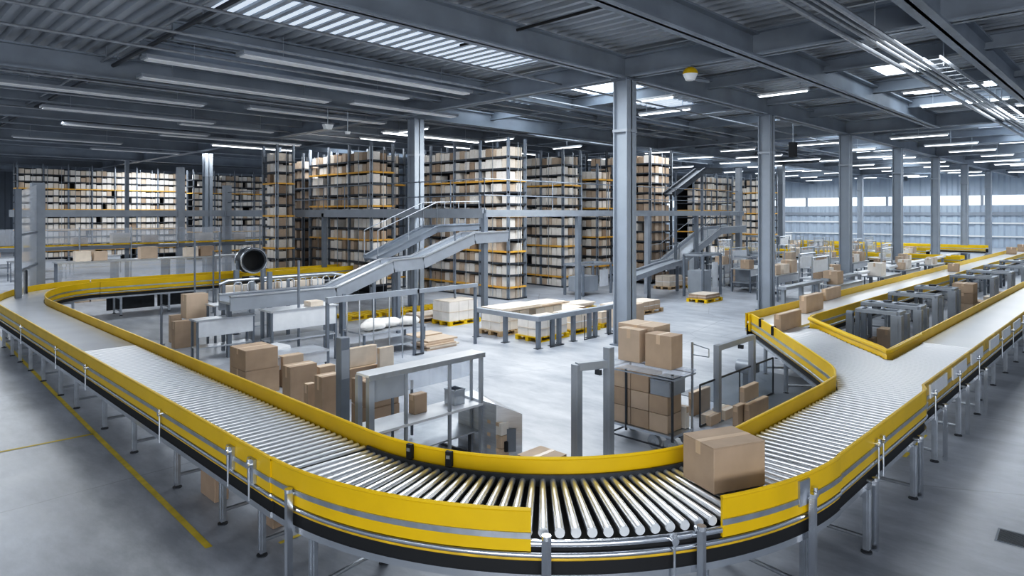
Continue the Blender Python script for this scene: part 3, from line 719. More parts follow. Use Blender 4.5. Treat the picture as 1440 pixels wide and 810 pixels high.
def barrier(label, pts, z, posts):
    off = (pts[0][0], pts[0][1], 0); t = thing('guard_barrier', label, 'barrier', off)
    P = [(p[0]-off[0], p[1]-off[1]) for p in pts]
    b = MB(); b.sweep(P, rect(-.07, .07, z-.11, z)); b.build('top_rail', GRYL, t)
    for p in posts:
        x, y = p[0]-off[0], p[1]-off[1]
        b = MB(); b.box(x-.045, x+.045, y-.045, y+.045, .01, z-.11); q = b.build('post', GRY, t); b = MB(); b.box(x-.1, x+.1, y-.07, y+.07, 0, .01); b.build('foot_plate', DRK, q)
    return t
barrier('L shaped grey guard barrier around the pallets in the centre', [(11.6, 12.7), (11.6, 10.5), (14.9, 10.5)], .76, [(11.6, 12.65), (11.6, 11.6), (11.6, 10.5), (12.1, 10.5), (12.35, 10.5), (12.9, 10.5), (13.55, 10.5), (13.8, 10.5), (14.4, 10.5)])
for i, x in enumerate((11.9, 13.2, 14.2)):
    t = thing('hoop_guard', 'thin black floor hoop under the centre barrier, %s from the corner' % ORDN[i], 'guard', (x, 10.38, 0)); b = MB(); b.path([(0,0,.012),(.5,0,.012),(.5,.25,.012)], .012, 6); b.path([(0,0,0),(0,0,.62)], .012, 6); b.build('hoop', DRK, t)
# right of the big column
for lab, x, y, yl, h, m in (('wooden pallet with low wooden cases right of the big column', 17.7, 11.6, False, .25, CRDL), ('yellow pallet with flat load near the second column', 21.6, 11.5, True, .15, CRDD), ('wooden pallet with cream load in the far centre aisle', 24.3, 14.6, False, .42, CRC), ('yellow pallet with pale load in the far centre aisle', 25.4, 14.0, True, .3, CRDL)):
    pallet(lab, x, y, 0, yl); goods(lab.replace('wooden pallet with', 'load of').replace('yellow pallet with', 'load,')+' itself', x+.05, y+.05, .126, 1.05, .7, h, m)
carton('large pale carton half hidden behind the big column', 15.2, 10.8, 0, .7, .6, .62, 0, CRC); carton('tan carton beside the pale one behind the big column', 16.2, 10.9, 0, .5, .5, .55, 0, CRDL)

# ------------------------------------------------------------------ gantry and thin frames on the left
t = thing('gantry_beam', 'long grey gantry beam on thin posts crossing in front of the ramp', 'frame', (6.9, 12.0, 0))
b = MB(); b.bar((0, 0, 1.44), (2.3, 0, 1.44), .10, .12); b.bar((2.25, 0, 1.44), (4.1, 0, 1.44), .10, .09); b.build('beam', GRYL, t)
for x in (0.02, 2.2, 2.42, 4.05):
    b = MB(); b.bar((x, 0, 0), (x, 0, 1.40), .06, .06); b.build('post', GRY, t)
for x in (.45, .75, 1.1, 1.5, 1.85):
    b = MB(); b.tube((x, -.03, .0), (x, -.03, 1.4), .014, 6); b.build('rod', STL, t)
b = MB(); b.path([(2.2,-.05,.03),(2.42,-.05,.03)], .02, 6); b.build('base_rail', DRK, t)
for i, (px, py, top) in enumerate(((354, 482, 1.65), (369, 486, 1.85), (379, 488, 1.80), (332, 470, 1.7))):
    x, y = G(px, py); t = thing('steel_post', 'slim grey steel post near the scanner tunnel, %s from the left' % ORDN[(1, 2, 3, 0)[i]], 'post', (x, y, 0))
    b = MB(); b.box(-.05 if i != 1 else -.025, .05 if i != 1 else .025, -.05, .05, .01, top); b.build('post', GRYL if i == 0 else GRY, t); b = MB(); b.box(-.09, .09, -.09, .09, 0, .01); b.build('foot_plate', DRK, t)
for i, (px, py, top) in enumerate(((227, 485, .95), (274, 452, 2.4), (420, 512, 2.2), (309, 440, 2.6), (300, 440, 2.0), (640, 452, 2.6))):
    x, y = G(px, py); b = MB(); b.tube((0,0,0), (0,0,top), .028, 8); b.tube((0,0,0), (0,0,.015), .08, 10); o = b.build('floor_stanchion', GRY, loc=(x, y, 0), smooth=True)
    tag(o, 'thin round steel stanchion on the left floor, %s in line' % ORDN[i], 'stanchion')
# cage rail with loops
t = thing('loop_rail', 'steel rail with a row of hoops in front of the scanner tunnel', 'rail', (6.2, 15.6, 0))
b = MB(); b.path([(0,0,1.55),(.2,0,1.62),(2.9,0,1.62),(3.3,0,1.55)], .035, 8); b.build('top_rail', STL, t, smooth=True)
for i in range(9):
    x = .35+i*.33; b = MB(); b.path([(x,0,1.05),(x,0,1.5),(x+.05,0,1.56),(x+.14,0,1.56),(x+.19,0,1.5),(x+.19,0,1.05)], .016, 6); b.build('hoop', STL, t, smooth=True)
for x in (.1, 1.7, 3.2):
    b = MB(); b.bar((x,0,0), (x,0,1.55), .07, .07); b.build('post', GRY, t)
b = MB(); b.bar((0,0,1.0), (3.3,0,1.0), .1, .1); b.build('lower_rail', GRYL, t)
for i in range(6):
    o = carton('pale carton standing in a row behind the hoop rail, %s from the left' % ORDN[i], 6.6+i*.46, 16.2, 1.0, .36, .3, .42, 0, (CRC, CRW)[i % 2], group='pale cartons behind the hoop rail')
bench('long steel counter holding the pale cartons behind the hoop rail', 6.3, 16.1, 3.2, .5, 1.0, .2, .4)

# scanner tunnel on the far run
t = thing('scanner_tunnel', 'round black scanner tunnel standing in front of the far left conveyor', 'machine', (9.9, 22.2, 0), PI/2)
b = MB(); n = 28; vs = []; fs = []
for x, r in ((-.22, .45), (.22, .45), (.22, .37), (-.22, .37)):
    for i in range(n): a = 2*PI*i/n; vs.append((x, r*math.cos(a), 1.60+r*.93*math.sin(a)))
for k in range(4):
    for i in range(n): fs.append((k*n+i, k*n+(i+1)%n, ((k+1)%4)*n+(i+1)%n, ((k+1)%4)*n+i))
b.add(vs, fs); b.build('tunnel_ring', DRK, t, smooth=True)
for s in (-.23, .23):
    b = MB(); b.path([(s, .45*math.cos(2*PI*i/n), 1.60+.42*math.sin(2*PI*i/n)) for i in range(n+1)], .03, 6); b.build('rim', CHR, t, smooth=True)
b = MB(); b.tube((.18, 0, 1.60), (.21, 0, 1.60), .38, 20); b.build('tunnel_lining', BLK, t)
for y in (-.46, .46):
    b = MB(); b.bar((0, y, 0), (0, y, 1.6), .08, .1); b.build('support_leg', GRY, t)
b = MB(); b.box(-.15, .15, -.25, .25, .75, 1.05); b.build('control_box', BLK, t)

# ------------------------------------------------------------------ glazed corner shelter on the left
t = thing('glazed_screen', 'tall glazed screen on two grey posts outside the left conveyor corner', 'screen', (3.35, 21.6, 0))
x1, y1 = 4.35-3.35, 24.9-21.6
b = MB(); b.box(-.07, .07, -.07, .07, 0, 3.85); b.build('post', GRY, t)
b = MB(); b.box(x1-.17, x1+.17, y1-.17, y1+.17, 0, 4.15); b.build('post', GRYL, t)
b = MB(); b.add([(0,0,.75),(x1,y1,.75),(x1,y1,4.1),(0,0,3.78)], [(0,1,2,3)]); b.build('glass_panel', GLP, t)
b = MB(); b.bar((0,0,2.62),(x1,y1,2.62),.05,.06); b.bar((0,0,.72),(x1,y1,.72),.05,.06); b.bar((0,0,1.65),(x1,y1,1.65),.05,.08); b.build('cross_rail', GRY, t)
b = MB(); b.bar((0,0,.36),(x1*.2,y1*.2,.36),.05,.66); b.build('kick_panel', GRY, t)
b = MB(); b.bar((x1*.35,y1*.35,0),(x1*.35,y1*.35,1.6),.08,.08); b.build('mid_post', DRK, t)

# ------------------------------------------------------------------ mezzanine frame
MZ = 3.2
t = thing('mezzanine_frame', 'grey mezzanine frame of long beams and posts at eye height in front of the racks', 'frame', (13.7, 14.6, 0))
off = (13.7, 14.6, 0)
pts = [(4.9, 33.5), (13.7, 33.5), (13.7, 14.6), (31, 14.6)]
P = [(p[0]-off[0], p[1]-off[1]) for p in pts]
for a, c in zip(P[:-1], P[1:]):
    b = MB(); b.bar((a[0],a[1],MZ-.0), (c[0],c[1],MZ-.0), .16, .22 if c[0] > 0 else .30); b.build('floor_beam', GRYL, t)
for a, c in zip(P[1:-1], P[2:]):
    b = MB()
    for z in (.55, 1.05): b.tube((a[0],a[1],MZ+z), (c[0],c[1],MZ+z), .02, 6)
    L = math.hypot(c[0]-a[0], c[1]-a[1]); k = int(L/1.5)
    for i in range(k+1): f = i/k; x, y = a[0]+(c[0]-a[0])*f, a[1]+(c[1]-a[1])*f; b.tube((x,y,MZ), (x,y,MZ+1.05), .018, 6)
    b.build('hand_rail', GRY, t)
for x, y, w, z1 in ((13.7, 14.6, .15, MZ), (18.2, 14.6, .15, MZ), (22.6, 14.6, .18, MZ), (30.6, 14.6, .24, 5.4), (13.7, 33.5, .34, 4.6), (9.2, 33.5, .15, 5.6), (13.7, 24.0, .16, MZ), (26.5, 14.6, .14, MZ), (11.5, 33.5, .3, 5.4)):
    x -= off[0]; y -= off[1]; b = MB(); b.box(x-w/2, x+w/2, y-w/2, y+w/2, 0, z1); b.build('post', GRYL if w > .16 else GRY, t)
# raised conveyor on the left mezzanine
t = thing('raised_conveyor', 'raised conveyor with frosted side sheet and yellow edge on the left mezzanine', 'conveyor', (3.0, 33.3, 0))
b = MB(); b.box(0, 17, 0, .7, 1.62, 1.76); b.build('conveyor_bed', GRY, t)
b = MB(); b.box(0, 17, -.03, .0, 1.80, 1.86); b.build('yellow_edge', YELD, t)
b = MB(); b.box(0, 17, -.02, -.01, 1.88, 2.55); b.build('side_sheet', GLF, t)
for i in range(9):
    b = MB(); b.bar((.3+i*2, -.05, 0 if i % 3 == 0 else 1.62), (.3+i*2, -.05, 2.6), .05, .05); b.build('rail_post', STL, t)
for i, (x, s) in enumerate(((5.3, .7), (7.1, .55), (8.6, .8), (9.9, .6), (12.3, .7), (14.0, .6))):
    carton('pale carton riding on the raised left conveyor, %s from the left' % ORDN[i], x, 33.4, 1.762, s, .45, s*.7, 0, (CRC, CRDL)[i % 2])
# low pale counter under it
t = thing('sorting_counter', 'long low pale counter under the raised conveyor on the left', 'counter', (5.6, 28.6, 0))
b = MB(); b.box(0, 7.6, 0, .02, .1, 1.35); b.build('front_sheet', GLF, t)
b = MB(); b.box(0, 7.6, 0, .9, 1.35, 1.4); b.build('counter_top', ALU, t)
for i in range(5):
    b = MB(); b.box(.1+i*1.85-.04, .1+i*1.85+.04, .05, .9, 0, 1.35); b.build('end_panel', GRY, t)
for i, (x, s, m) in enumerate(((8.4, .62, CRDL), (10.1, .5, CRC), (10.7, .55, CRDD), (6.2, .5, CRC), (6.8, .45, CRDL))):
    carton('carton on the long low left counter, %s from the left' % ORDN[(2, 3, 4, 0, 1)[i]], x, 28.8, 1.402, s, .4, s*.75, 0, m)
for i in range(5):
    carton('tan carton on the floor before the low left counter, %s from the left' % ORDN[i], 5.9+i*.52, 27.6, 0, .48, .5, .75, 0, (CRDL, CRC)[i % 2])

# ------------------------------------------------------------------ ramp conveyor
def ramp(label, pts, w, m=ALU, rails=True, legs=(), side=.16):
    off = pts[0]; t = thing('ramp_conveyor', label, 'conveyor', (off[0], off[1], 0))
    Q = [(p[0]-off[0], p[1]-off[1], p[2]) for p in pts]
    d = Vector((Q[-1][0]-Q[0][0], Q[-1][1]-Q[0][1], 0)).normalized(); nx, ny = -d.y, d.x
    b = MB()
    for a, c in zip(Q[:-1], Q[1:]): b.bar(a, c, w, .05)
    b.build('bed', m, t)
    for s in (-1, 1):
        b = MB()
        for a, c in zip(Q[:-1], Q[1:]):
            b.bar((a[0]+nx*s*w/2, a[1]+ny*s*w/2, a[2]), (c[0]+nx*s*w/2, c[1]+ny*s*w/2, c[2]), .05, side*2)
        b.build('side_wall', GRYL if m == ALU else m, t)
        b = MB()
        for a, c in zip(Q[:-1], Q[1:]):
            b.bar((a[0]+nx*s*w/2, a[1]+ny*s*w/2, a[2]+side), (c[0]+nx*s*w/2, c[1]+ny*s*w/2, c[2]+side), .10, .03)
        b.build('side_cap', m, t)
        if rails:
            b = MB()
            for a, c in zip(Q[:-1], Q[1:]):
                A = Vector((a[0]+nx*s*w/2, a[1]+ny*s*w/2, a[2])); B = Vector((c[0]+nx*s*w/2, c[1]+ny*s*w/2, c[2]))
                for z in (.85,): b.tube(tuple(A+Vector((0,0,z))), tuple(B+Vector((0,0,z))), .014, 6)
                k = max(1, int((B-A).length/.8))
                for i in range(k+1): p = A+(B-A)*(i/k); b.tube(tuple(p), tuple(p+Vector((0,0,.85))), .015, 6)
            b.build('hand_rail', GRYL, t)
    for x, y, z in legs:
        b = MB(); b.bar((x-off[0], y-off[1], 0), (x-off[0], y-off[1], z), .09, .09); b.build('leg', GRY, t)
    return t
ramp('shiny metal ramp conveyor with handrails climbing in two flights left of centre', [(6.0, 14.8, 1.22), (8.6, 14.8, 1.22), (10.3, 14.8, 1.80), (11.3, 14.8, 1.84), (13.2, 14.8, 2.46), (14.6, 14.8, 2.48)], .6, ALU, False, [(8.8, 14.5, 1.2), (8.8, 15.1, 1.2), (10.5, 14.55, 1.75), (10.75, 15.1, 1.75), (6.1, 14.8, 1.2)])
ramp('narrow steel stairway ramp with handrails behind the metal ramp conveyor', [(11.0, 16.6, 1.85), (13.2, 16.6, 2.7), (15.0, 16.6, 2.75)], .7, GRY, True, [(11.1, 16.6, 1.85), (12.6, 16.6, 2.4)], .1)
ramp('shiny metal ramp conveyor climbing in the far centre behind the big column', [(24.6, 15.4, .95), (25.6, 15.4, 1.0), (28.4, 14.9, 2.4), (31, 14.9, 2.45)], 1.0, ALU, True, [(25.4, 15.2, .9), (30.8, 14.7, 2.4), (28.6, 15.2, 2.3)])
t = ramp('dark conveyor climbing steeply toward the roof beside the far racks', [(25.2, 15.2, 4.0), (27.0, 14.7, 5.1), (28.4, 14.6, 5.15)], .5, DRK, False, [(25.6, 15.1, 4.0), (27.2, 14.7, 5.1)], .12)
ramp('low grey transfer conveyor running across the far centre behind the big column', [(18.6, 13.0, .95), (22.5, 13.9, 1.15), (24.4, 14.2, 1.25)], .6, GRYL, False, [(18.8, 13, .9), (21, 13.5, 1.0), (24.2, 14.2, 1.2)], .09)

# ------------------------------------------------------------------ racks and their cartons
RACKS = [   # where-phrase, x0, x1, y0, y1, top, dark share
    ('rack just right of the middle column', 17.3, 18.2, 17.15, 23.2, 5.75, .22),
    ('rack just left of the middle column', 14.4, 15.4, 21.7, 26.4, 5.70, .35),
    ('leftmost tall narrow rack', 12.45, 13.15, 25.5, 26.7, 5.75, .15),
    ('shaded rack behind the leftmost narrow rack', 14.4, 15.4, 27.0, 30.2, 5.6, .95),  # dark share puts the aisle's shade into carton and upright colours
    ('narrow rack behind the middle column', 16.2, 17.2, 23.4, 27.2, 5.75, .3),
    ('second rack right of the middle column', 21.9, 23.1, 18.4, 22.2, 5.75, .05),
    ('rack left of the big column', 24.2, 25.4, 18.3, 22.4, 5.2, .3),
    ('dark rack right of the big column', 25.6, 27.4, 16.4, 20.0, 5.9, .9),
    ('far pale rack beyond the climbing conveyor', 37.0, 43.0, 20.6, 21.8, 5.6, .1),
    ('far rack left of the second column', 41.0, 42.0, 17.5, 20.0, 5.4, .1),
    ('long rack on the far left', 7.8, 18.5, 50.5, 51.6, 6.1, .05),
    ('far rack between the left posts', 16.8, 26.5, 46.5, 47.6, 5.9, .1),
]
TH = .44
def rc_mesh(m):
    b = MB(); b.box(-.5, .5, -.5, .5, 0, 1); o = b.build('rack_carton', m); me = o.data; bpy.data.objects.remove(o); return me
RM = {m.name: rc_mesh(m) for m in (CRW, CRC, CRDL, CRDD)}
slots = []      # (depth, x, y, z, sx, sy, h, material, label)
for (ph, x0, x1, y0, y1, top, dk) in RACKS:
    t = thing('pallet_rack', 'tall steel storage rack filled with cartons: the '+ph, 'rack', (x0, y0, 0))
    LX, LY = x1-x0, y1-y0; far = y0 > 40 or x0 > 35
    nl = int(top/TH); z0 = top-nl*TH
    ux = [0, LX] if LX < 2.2 else [i*LX/round(LX/1.35) for i in range(round(LX/1.35)+1)]
    uy = [0, LY] if LY < 2.2 else [i*LY/round(LY/1.35) for i in range(round(LY/1.35)+1)]
    for x in ux:
        for y in uy:
            if x not in (0, LX) and y not in (0, LY): continue
            if LX > LY and y > 0 and 0 < x: continue
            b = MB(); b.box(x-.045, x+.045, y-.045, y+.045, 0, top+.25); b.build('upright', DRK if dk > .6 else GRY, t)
    for k in range(nl):
        z = z0+k*TH
        b = MB(); b.box(0, LX, 0, LY, z-.03, z); s_ = b.build('shelf', DRK, t)
        b = MB(); b.box(-.05, LX+.05, -.05, -.01, z-.05, z+.02); b.box(-.05, -.01, -.05, LY, z-.05, z+.02); b.build('shelf_edge', ORG if (k % 3 == 1 and dk < .6) else DRK, s_)
    b = MB()      # back sheet of wire and thin safety bars in front
    if LX > LY: n_ = int(LX/.75); [b.tube((i*LX/n_, -.07, .1), (i*LX/n_, -.07, top+.1), .012, 5) for i in range(n_+1)]
    else:
        n_ = int(LY/.75); [b.tube((-.07, i*LY/n_, .1), (-.07, i*LY/n_, top+.1), .012, 5) for i in range(n_+1)]
        [b.tube((LX*i/2, -.07, .1), (LX*i/2, -.07, top+.1), .012, 5) for i in range(3)]
    b.build('safety_bars', STL, t)
    b = MB(); b.box(.0, LX, LY*.98 if LX > LY else 0, LY, 0, top) if LX > LY else b.box(LX*.7, LX*.72, 0, LY, 0, top); b.build('back_panel', DRK, t)
    # cartons stand on every shelf along the two faces one can see
    for k in range(nl):
        z = z0+k*TH+.003; shelf = ORDN[nl-1-k]+' shelf from the top'
        w = .30
        if LX <= LY:
            n_ = int((LY-.1)/w)
            for i in range(n_):
                if random.random() < .05+dk*.06: continue
                slots.append((x0+.02, y0+.08+i*w, z, .42, w-.035, random.uniform(.29, .375), dk, 'carton %s along, %s, %s' % (ORDN[i], shelf, ph)))
            m_ = max(1, int((LX-.5)/w))
            for i in range(m_): slots.append((x0+.48+i*w, y0+.02, z, w-.035, .40, random.uniform(.29, .375), dk, 'end carton %s, %s, %s' % (ORDN[i], shelf, ph)))
        else:
            n_ = int((LX-.1)/w)
            for i in range(n_):
                if random.random() < .05: continue
                slots.append((x0+.08+i*w, y0+.02, z, w-.035, .42, random.uniform(.29, .375), dk, 'carton %s along, %s, %s' % (ORDN[i], shelf, ph)))
mats = [CRW, CRC, CRDL, CRDD]
def seen_share(s):        # which cartons show largest: near ones, above the beam or low in the open
    x, y, z = s[0], s[1], s[2]; d = depth(x, y); u = 720+FOC*(RX*x+RY*y)/d
    hidden = (581 < u < 612) or (866 < u < 892) or (z < 1.6 and u < 660) or (z < .6)
    return d + (100 if hidden else 0)
slots.sort(key=seen_share)
stuff = MB(); nst = 0
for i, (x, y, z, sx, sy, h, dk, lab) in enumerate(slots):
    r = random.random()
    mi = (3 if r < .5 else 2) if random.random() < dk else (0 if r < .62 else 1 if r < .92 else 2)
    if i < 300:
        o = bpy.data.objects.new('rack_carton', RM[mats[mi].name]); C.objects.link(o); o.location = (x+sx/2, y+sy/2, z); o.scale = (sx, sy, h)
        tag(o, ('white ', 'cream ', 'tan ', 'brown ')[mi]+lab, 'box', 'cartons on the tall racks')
    else:
        stuff.m = mi; stuff.box(x, x+sx, y, y+sy, z, z+h)
o = stuff.build('rack_cartons', mats); tag(o, 'remaining pale and brown cartons filling the farther racks', 'boxes', 'cartons on the tall racks', 'stuff')

# ------------------------------------------------------------------ steel frames in the wedge between the right belts
def work_frame(label, x, y, sx, sy, h, fat=.13):
    t = thing('work_frame', label, 'frame', (x, y, 0))
    for a, c in ((0, 0), (sx, 0), (0, sy), (sx, sy)):
        w = fat if c == 0 else .08
        b = MB(); b.box(a-w/2, a+w/2, c-w/2, c+w/2, 0, h-.06); b.box(a-w*.5-.006, a-w*.5, c-w*.2, c+w*.2, .1, h-.1); b.build('post', GRYL if c == 0 else GRY, t)
    b = MB()
    for p, q in (((0,0),(0,sy)), ((sx,0),(sx,sy)), ((0,0),(sx,0)), ((0,sy),(sx,sy))): b.bar((*p, h-.03), (*q, h-.03), .1, .07)
    b.build('top_frame', GRYL, t)
    b = MB(); b.box(.05, sx-.05, sy*.45, sy*.8, h-.01, h+.02); b.build('top_plate', STL, t)
    b = MB(); b.tube((sx*.5, sy*.6, h+.02), (sx*.5, sy*.6, h+.06), .09, 12); b.build('turntable', DRK, t)
    b = MB(); b.bar((0, sy, .35), (sx, sy, .35), .05, .05); b.build('lower_rail', GRY, t)
    return t
for i, (x, y, sx, sy, f) in enumerate(((15.2, 3.85, .45, .75, .2), (16.4, 3.75, .5, 1.1, .16), (18.9, 3.95, .5, 1.0, .12), (21.0, 4.0, .5, .85, .18), (25.6, 3.8, .7, 1.1, .12), (28.2, 3.7, .7, 1.2, .12), (31.4, 3.7, .8, 1.2, .12), (35.0, 3.7, .8, 1.2, .14))):
    work_frame('grey steel work frame between the two right belts, %s from the fork' % ORDN[i], x, y, sx, sy, 1.17, f)
x, y = 15.0, 4.75
t = thing('signal_post', 'short grey post with rounded head beside the upper belt near the fork', 'post', (14.55, 4.55, 0)); b = MB(); b.box(-.06, .06, -.06, .06, 0, 1.15); b.tube((0,-.06,1.15), (0,.06,1.15), .06, 12); b.build('post', GRY, t); b = MB(); b.box(-.1,.1,-.1,.1,0,.012); b.build('foot_plate', DRK, t)
t = thing('signal_post', 'post with an orange box head between the right belts at the far end', 'post', (34.5, 3.6, 0)); b = MB(); b.box(-.12, .12, -.12, .12, 0, 1.1); b.build('post', GRY, t); b = MB(); b.box(-.2, .2, -.2, .2, 1.1, 1.5); b.build('head_box', ORG, t)

# ------------------------------------------------------------------ benches and boxes across the far right hall
gb = 'grey benches of the far right hall'
pb = bench('grey steel bench among the rows in the far right hall', 0, 0, 2.2, .8, .95, .25, .4)
bx = []
for row, (x0, y0, nx, dx) in enumerate(((22.0, 7.1, 4, 3.8), (20.2, 8.25, 5, 3.4), (24, 9.9, 5, 4.2), (25.5, 11.8, 5, 4.4), (27.0, 13.5, 5, 4.2), (33, 16, 4, 4.0), (35, 18.5, 4, 4.2), (38, 25, 3, 5))):
    for i in range(nx):
        x, y = x0+i*dx+random.uniform(-.3, .3), y0+random.uniform(-.1, .1)
        if any(abs(x+1.1-cx) < 1.5 and abs(y+.4-cy) < .8 for cx, cy in cols): continue
        w_ = '%s along in the %s row beyond the upper belt' % (ORDN[i], ORDN[row])
        place(pb, (x, y, 0), 0, 'grey steel bench, '+w_, gb); bx.append((x, y, 'on the bench '+w_))
for i, (x, y, w_) in enumerate(bx):
    for j in range(random.choice((1, 2, 2, 3))):
        s = random.uniform(.3, .6); m_ = random.choice((CRD, CRDL, CRC, CRW))
        carton(('%s carton ' % ORDN[j]).replace('carton', {CRD: 'brown', CRDL: 'tan', CRC: 'cream', CRW: 'white'}[m_]+' carton')+w_, x+.1+j*.7, y+.1, .952, s, s*.8, s*random.uniform(.6, .95), 0, m_, True, 'cartons on the far benches')
    if i % 2 == 0:
        t = thing('bench_screen', 'tube frame '+w_.replace('on the', 'behind the'), 'frame', (x+.3, y+.95, 0), 0, 'bench frames of the far right hall')
        b = MB(); b.path([(0,0,0),(0,0,1.75),(1.5,0,1.75),(1.5,0,0)], .03, 6); b.build('tube_frame', STL, t)
        b = MB(); b.box(.1, 1.4, -.01, .01, 1.25, 1.65); b.build('screen_sheet', GLF if i % 4 else WHT, t)
for i in range(7):
    x = 18.6+i*3.3
    t = thing('handrail_frame', 'white topped side rail beside the upper belt line, %s from the big column' % ORDN[i], 'rail', (x, 7.6, 0))
    b = MB(); b.box(0, 2.8, -.12, .12, 1.05, 1.13); b.build('top_rail', WHT if i > 1 else GRYL, t)
    for q in (.1, 1.4, 2.7):
        b = MB(); b.box(q-.05, q+.05, -.05, .05, 0, 1.05); b.build('post', GRYL, t)
    b = MB(); b.box(0, 2.8, -.04, .04, .5, .58); b.build('lower_rail', GRY, t)
for i in range(4):
    for j in range(4):
        x, y = 26+i*5.2+j*1.3, 10.9+j*2.1
        if any(abs(x-cx) < .9 and abs(y-cy) < .9 for cx, cy in cols): continue
        t = thing('roll_cage', 'tall steel roll cage, %s away in aisle %s of the far right hall' % (ORDN[i], ('one', 'two', 'three', 'four')[j]), 'trolley', (x, y-.05, 0), 0, 'roll cages of the far right hall')
        for a_, c_ in ((0, 0), (.8, 0), (0, .5), (.8, .5)):
            b = MB(); b.tube((a_, c_, .12), (a_, c_, 1.65), .025, 6); b.build('upright', STL, t); b = MB(); b.tube((a_-.02, c_, .06), (a_+.02, c_, .06), .06, 10); b.build('wheel', DRK, t)
        b = MB(); [b.tube((0, 0, z), (0, .5, z), .012, 5) for z in (.5, .9, 1.3, 1.64)]; [b.tube((.8, 0, z), (.8, .5, z), .012, 5) for z in (.5, .9, 1.3, 1.64)]; [b.tube((0, .5, z), (.8, .5, z), .012, 5) for z in (.5, .9, 1.3, 1.64)]; b.build('side_bars', STL, t)
        b = MB(); b.box(-.02, .82, -.02, .52, .12, .16); b.build('deck', GRY, t)
        if (i+j) % 2:
            carton('%s carton inside the roll cage %s away in aisle %s of the far hall' % (('tan', 'cream')[i % 2], ORDN[i], ('one', 'two', 'three', 'four')[j]), x+.08, y, .162, .62, .38, .6, 0, (CRDL, CRC)[i % 2], True, 'cartons in the roll cages')
# centre far clutter: machine frames below the far racks
for i, (x, y, sx, sy, h) in enumerate(((20.0, 15.8, 1.8, .9, 1.2), (23.0, 12.4, 1.4, .8, 1.6), (26.2, 12.0, 1.6, .8, 1.4), (28.6, 16.6, 1.5, .9, 1.7), (30.5, 13.0, 1.5, .9, 1.3), (33.2, 14.4, 1.6, 1.0, 2.0))):
    t = thing('machine_frame', 'steel machine frame with grey cabinet on the far centre floor, %s from the left' % ORDN[i], 'machine', (x, y, 0))
    for a in (0, sx):
        for c in (0, sy):
            b = MB(); b.box(a-.04, a+.04, c-.04, c+.04, 0, h); b.build('post', GRY, t)
    b = MB()
    for p, q in (((0,0),(0,sy)), ((sx,0),(sx,sy)), ((0,0),(sx,0)), ((0,sy),(sx,sy))): b.bar((*p, h), (*q, h), .08, .08)
    b.build('top_frame', GRYL, t)
    b = MB(); b.box(.1, sx*.6, .1, sy-.1, .15, h*.62); b.build('cabinet', GRYL, t)
    b = MB(); b.box(sx*.65, sx-.08, .06, .10, .3, h*.8); b.build('panel', WHT, t)
# left edge clutter
for i, (x, y) in enumerate(((5.6, 38), (4.8, 42), (8.5, 40))):
    bench('grey steel bench beyond the glazed screen on the far left, %s in line' % ORDN[i], x, y, 2.2, .8, .95, .3, .4)
    carton('tan carton on the bench beyond the glazed screen, %s in line' % ORDN[i], x+.4, y+.1, .952, .6, .5, .45, 0, CRDL)
# clear screen and floor shade sheet by the inner guard on the right
t = thing('safety_screen', 'low clear sheet screen in a thin dark frame on the floor below the fork spur', 'screen', (9.0, 4.9, 0))
b = MB(); b.box(0, 2.6, -.006, .006, .05, .62); b.build('clear_sheet', GLS, t)
b = MB(); b.path([(0,0,.02),(0,0,.64),(2.6,0,.64),(2.6,0,.02),(0,0,.02)], .015, 6); b.path([(1.3,0,.02),(1.3,0,.64)], .012, 6); b.build('screen_frame', DRK, t)
b = MB(); b.box(10.4, 13.1, 4.4, 6.1, .002, .010); o = b.build('floor_tone', SHDG); tag(o, 'dark grey sheet standing in for the floor shade under the fork spur', 'painted shade')  # dark sheet paints in shade; only bare floor lies under the spur
t = thing('drive_unit', 'grey drive motor hanging under the fork spur', 'machine', (11.4, 5.15, 0))
b = MB(); b.tube((0,0,.45), (0,.30,.45), .12, 14); b.build('motor', GRYL, t, smooth=True); b = MB(); b.box(-.03,.03,.1,.2,0,.40); b.build('stand', GRY, t); b = MB(); b.box(-.08,.08,-.06,0,.38,.52); b.build('end_cover', DRK, t)

# ------------------------------------------------------------------ floor markings and drain
YLINE = mat('floor_line_yellow', (.74, .56, .05), .5, var=.12, scale=7)
def floor_line(p, q, w=.065):
    b = MB(); d = Vector((q[0]-p[0], q[1]-p[1])).normalized(); nx, ny = -d.y*w/2, d.x*w/2
    b.add([(p[0]+nx,p[1]+ny,.003),(q[0]+nx,q[1]+ny,.003),(q[0]-nx,q[1]-ny,.003),(p[0]-nx,p[1]-ny,.003)], [(3,2,1,0)])
    struct(b.build('floor_line', YLINE))
floor_line((2.49, 6.50), (2.66, 12.7)); floor_line((2.66, 12.7), (2.95, 22)); floor_line((2.95, 22), (3.3, 36))
floor_line((1.2, 11.12), (2.6, 11.05)); floor_line((3.0, 6.1), (4.4, 6.2), .05); floor_line((11.0, 3.6), (12.4, 2.7), .06); floor_line((9.8, 2.4), (11.0, 2.42), .05)
x, y = G(1424, 757)
t = thing('floor_grate', 'small dark drain grate set in the floor at the right edge', 'grate', (x, y, 0), math.radians(3))
b = MB(); b.box(-.17, .17, -.13, .13, .001, .006); b.build('grate_frame', GRY, t)
b = MB(); [b.box(-.15+i*.03, -.135+i*.03, -.11, .11, .006, .010) for i in range(10)]; b.build('grate_bars', DRK, t)

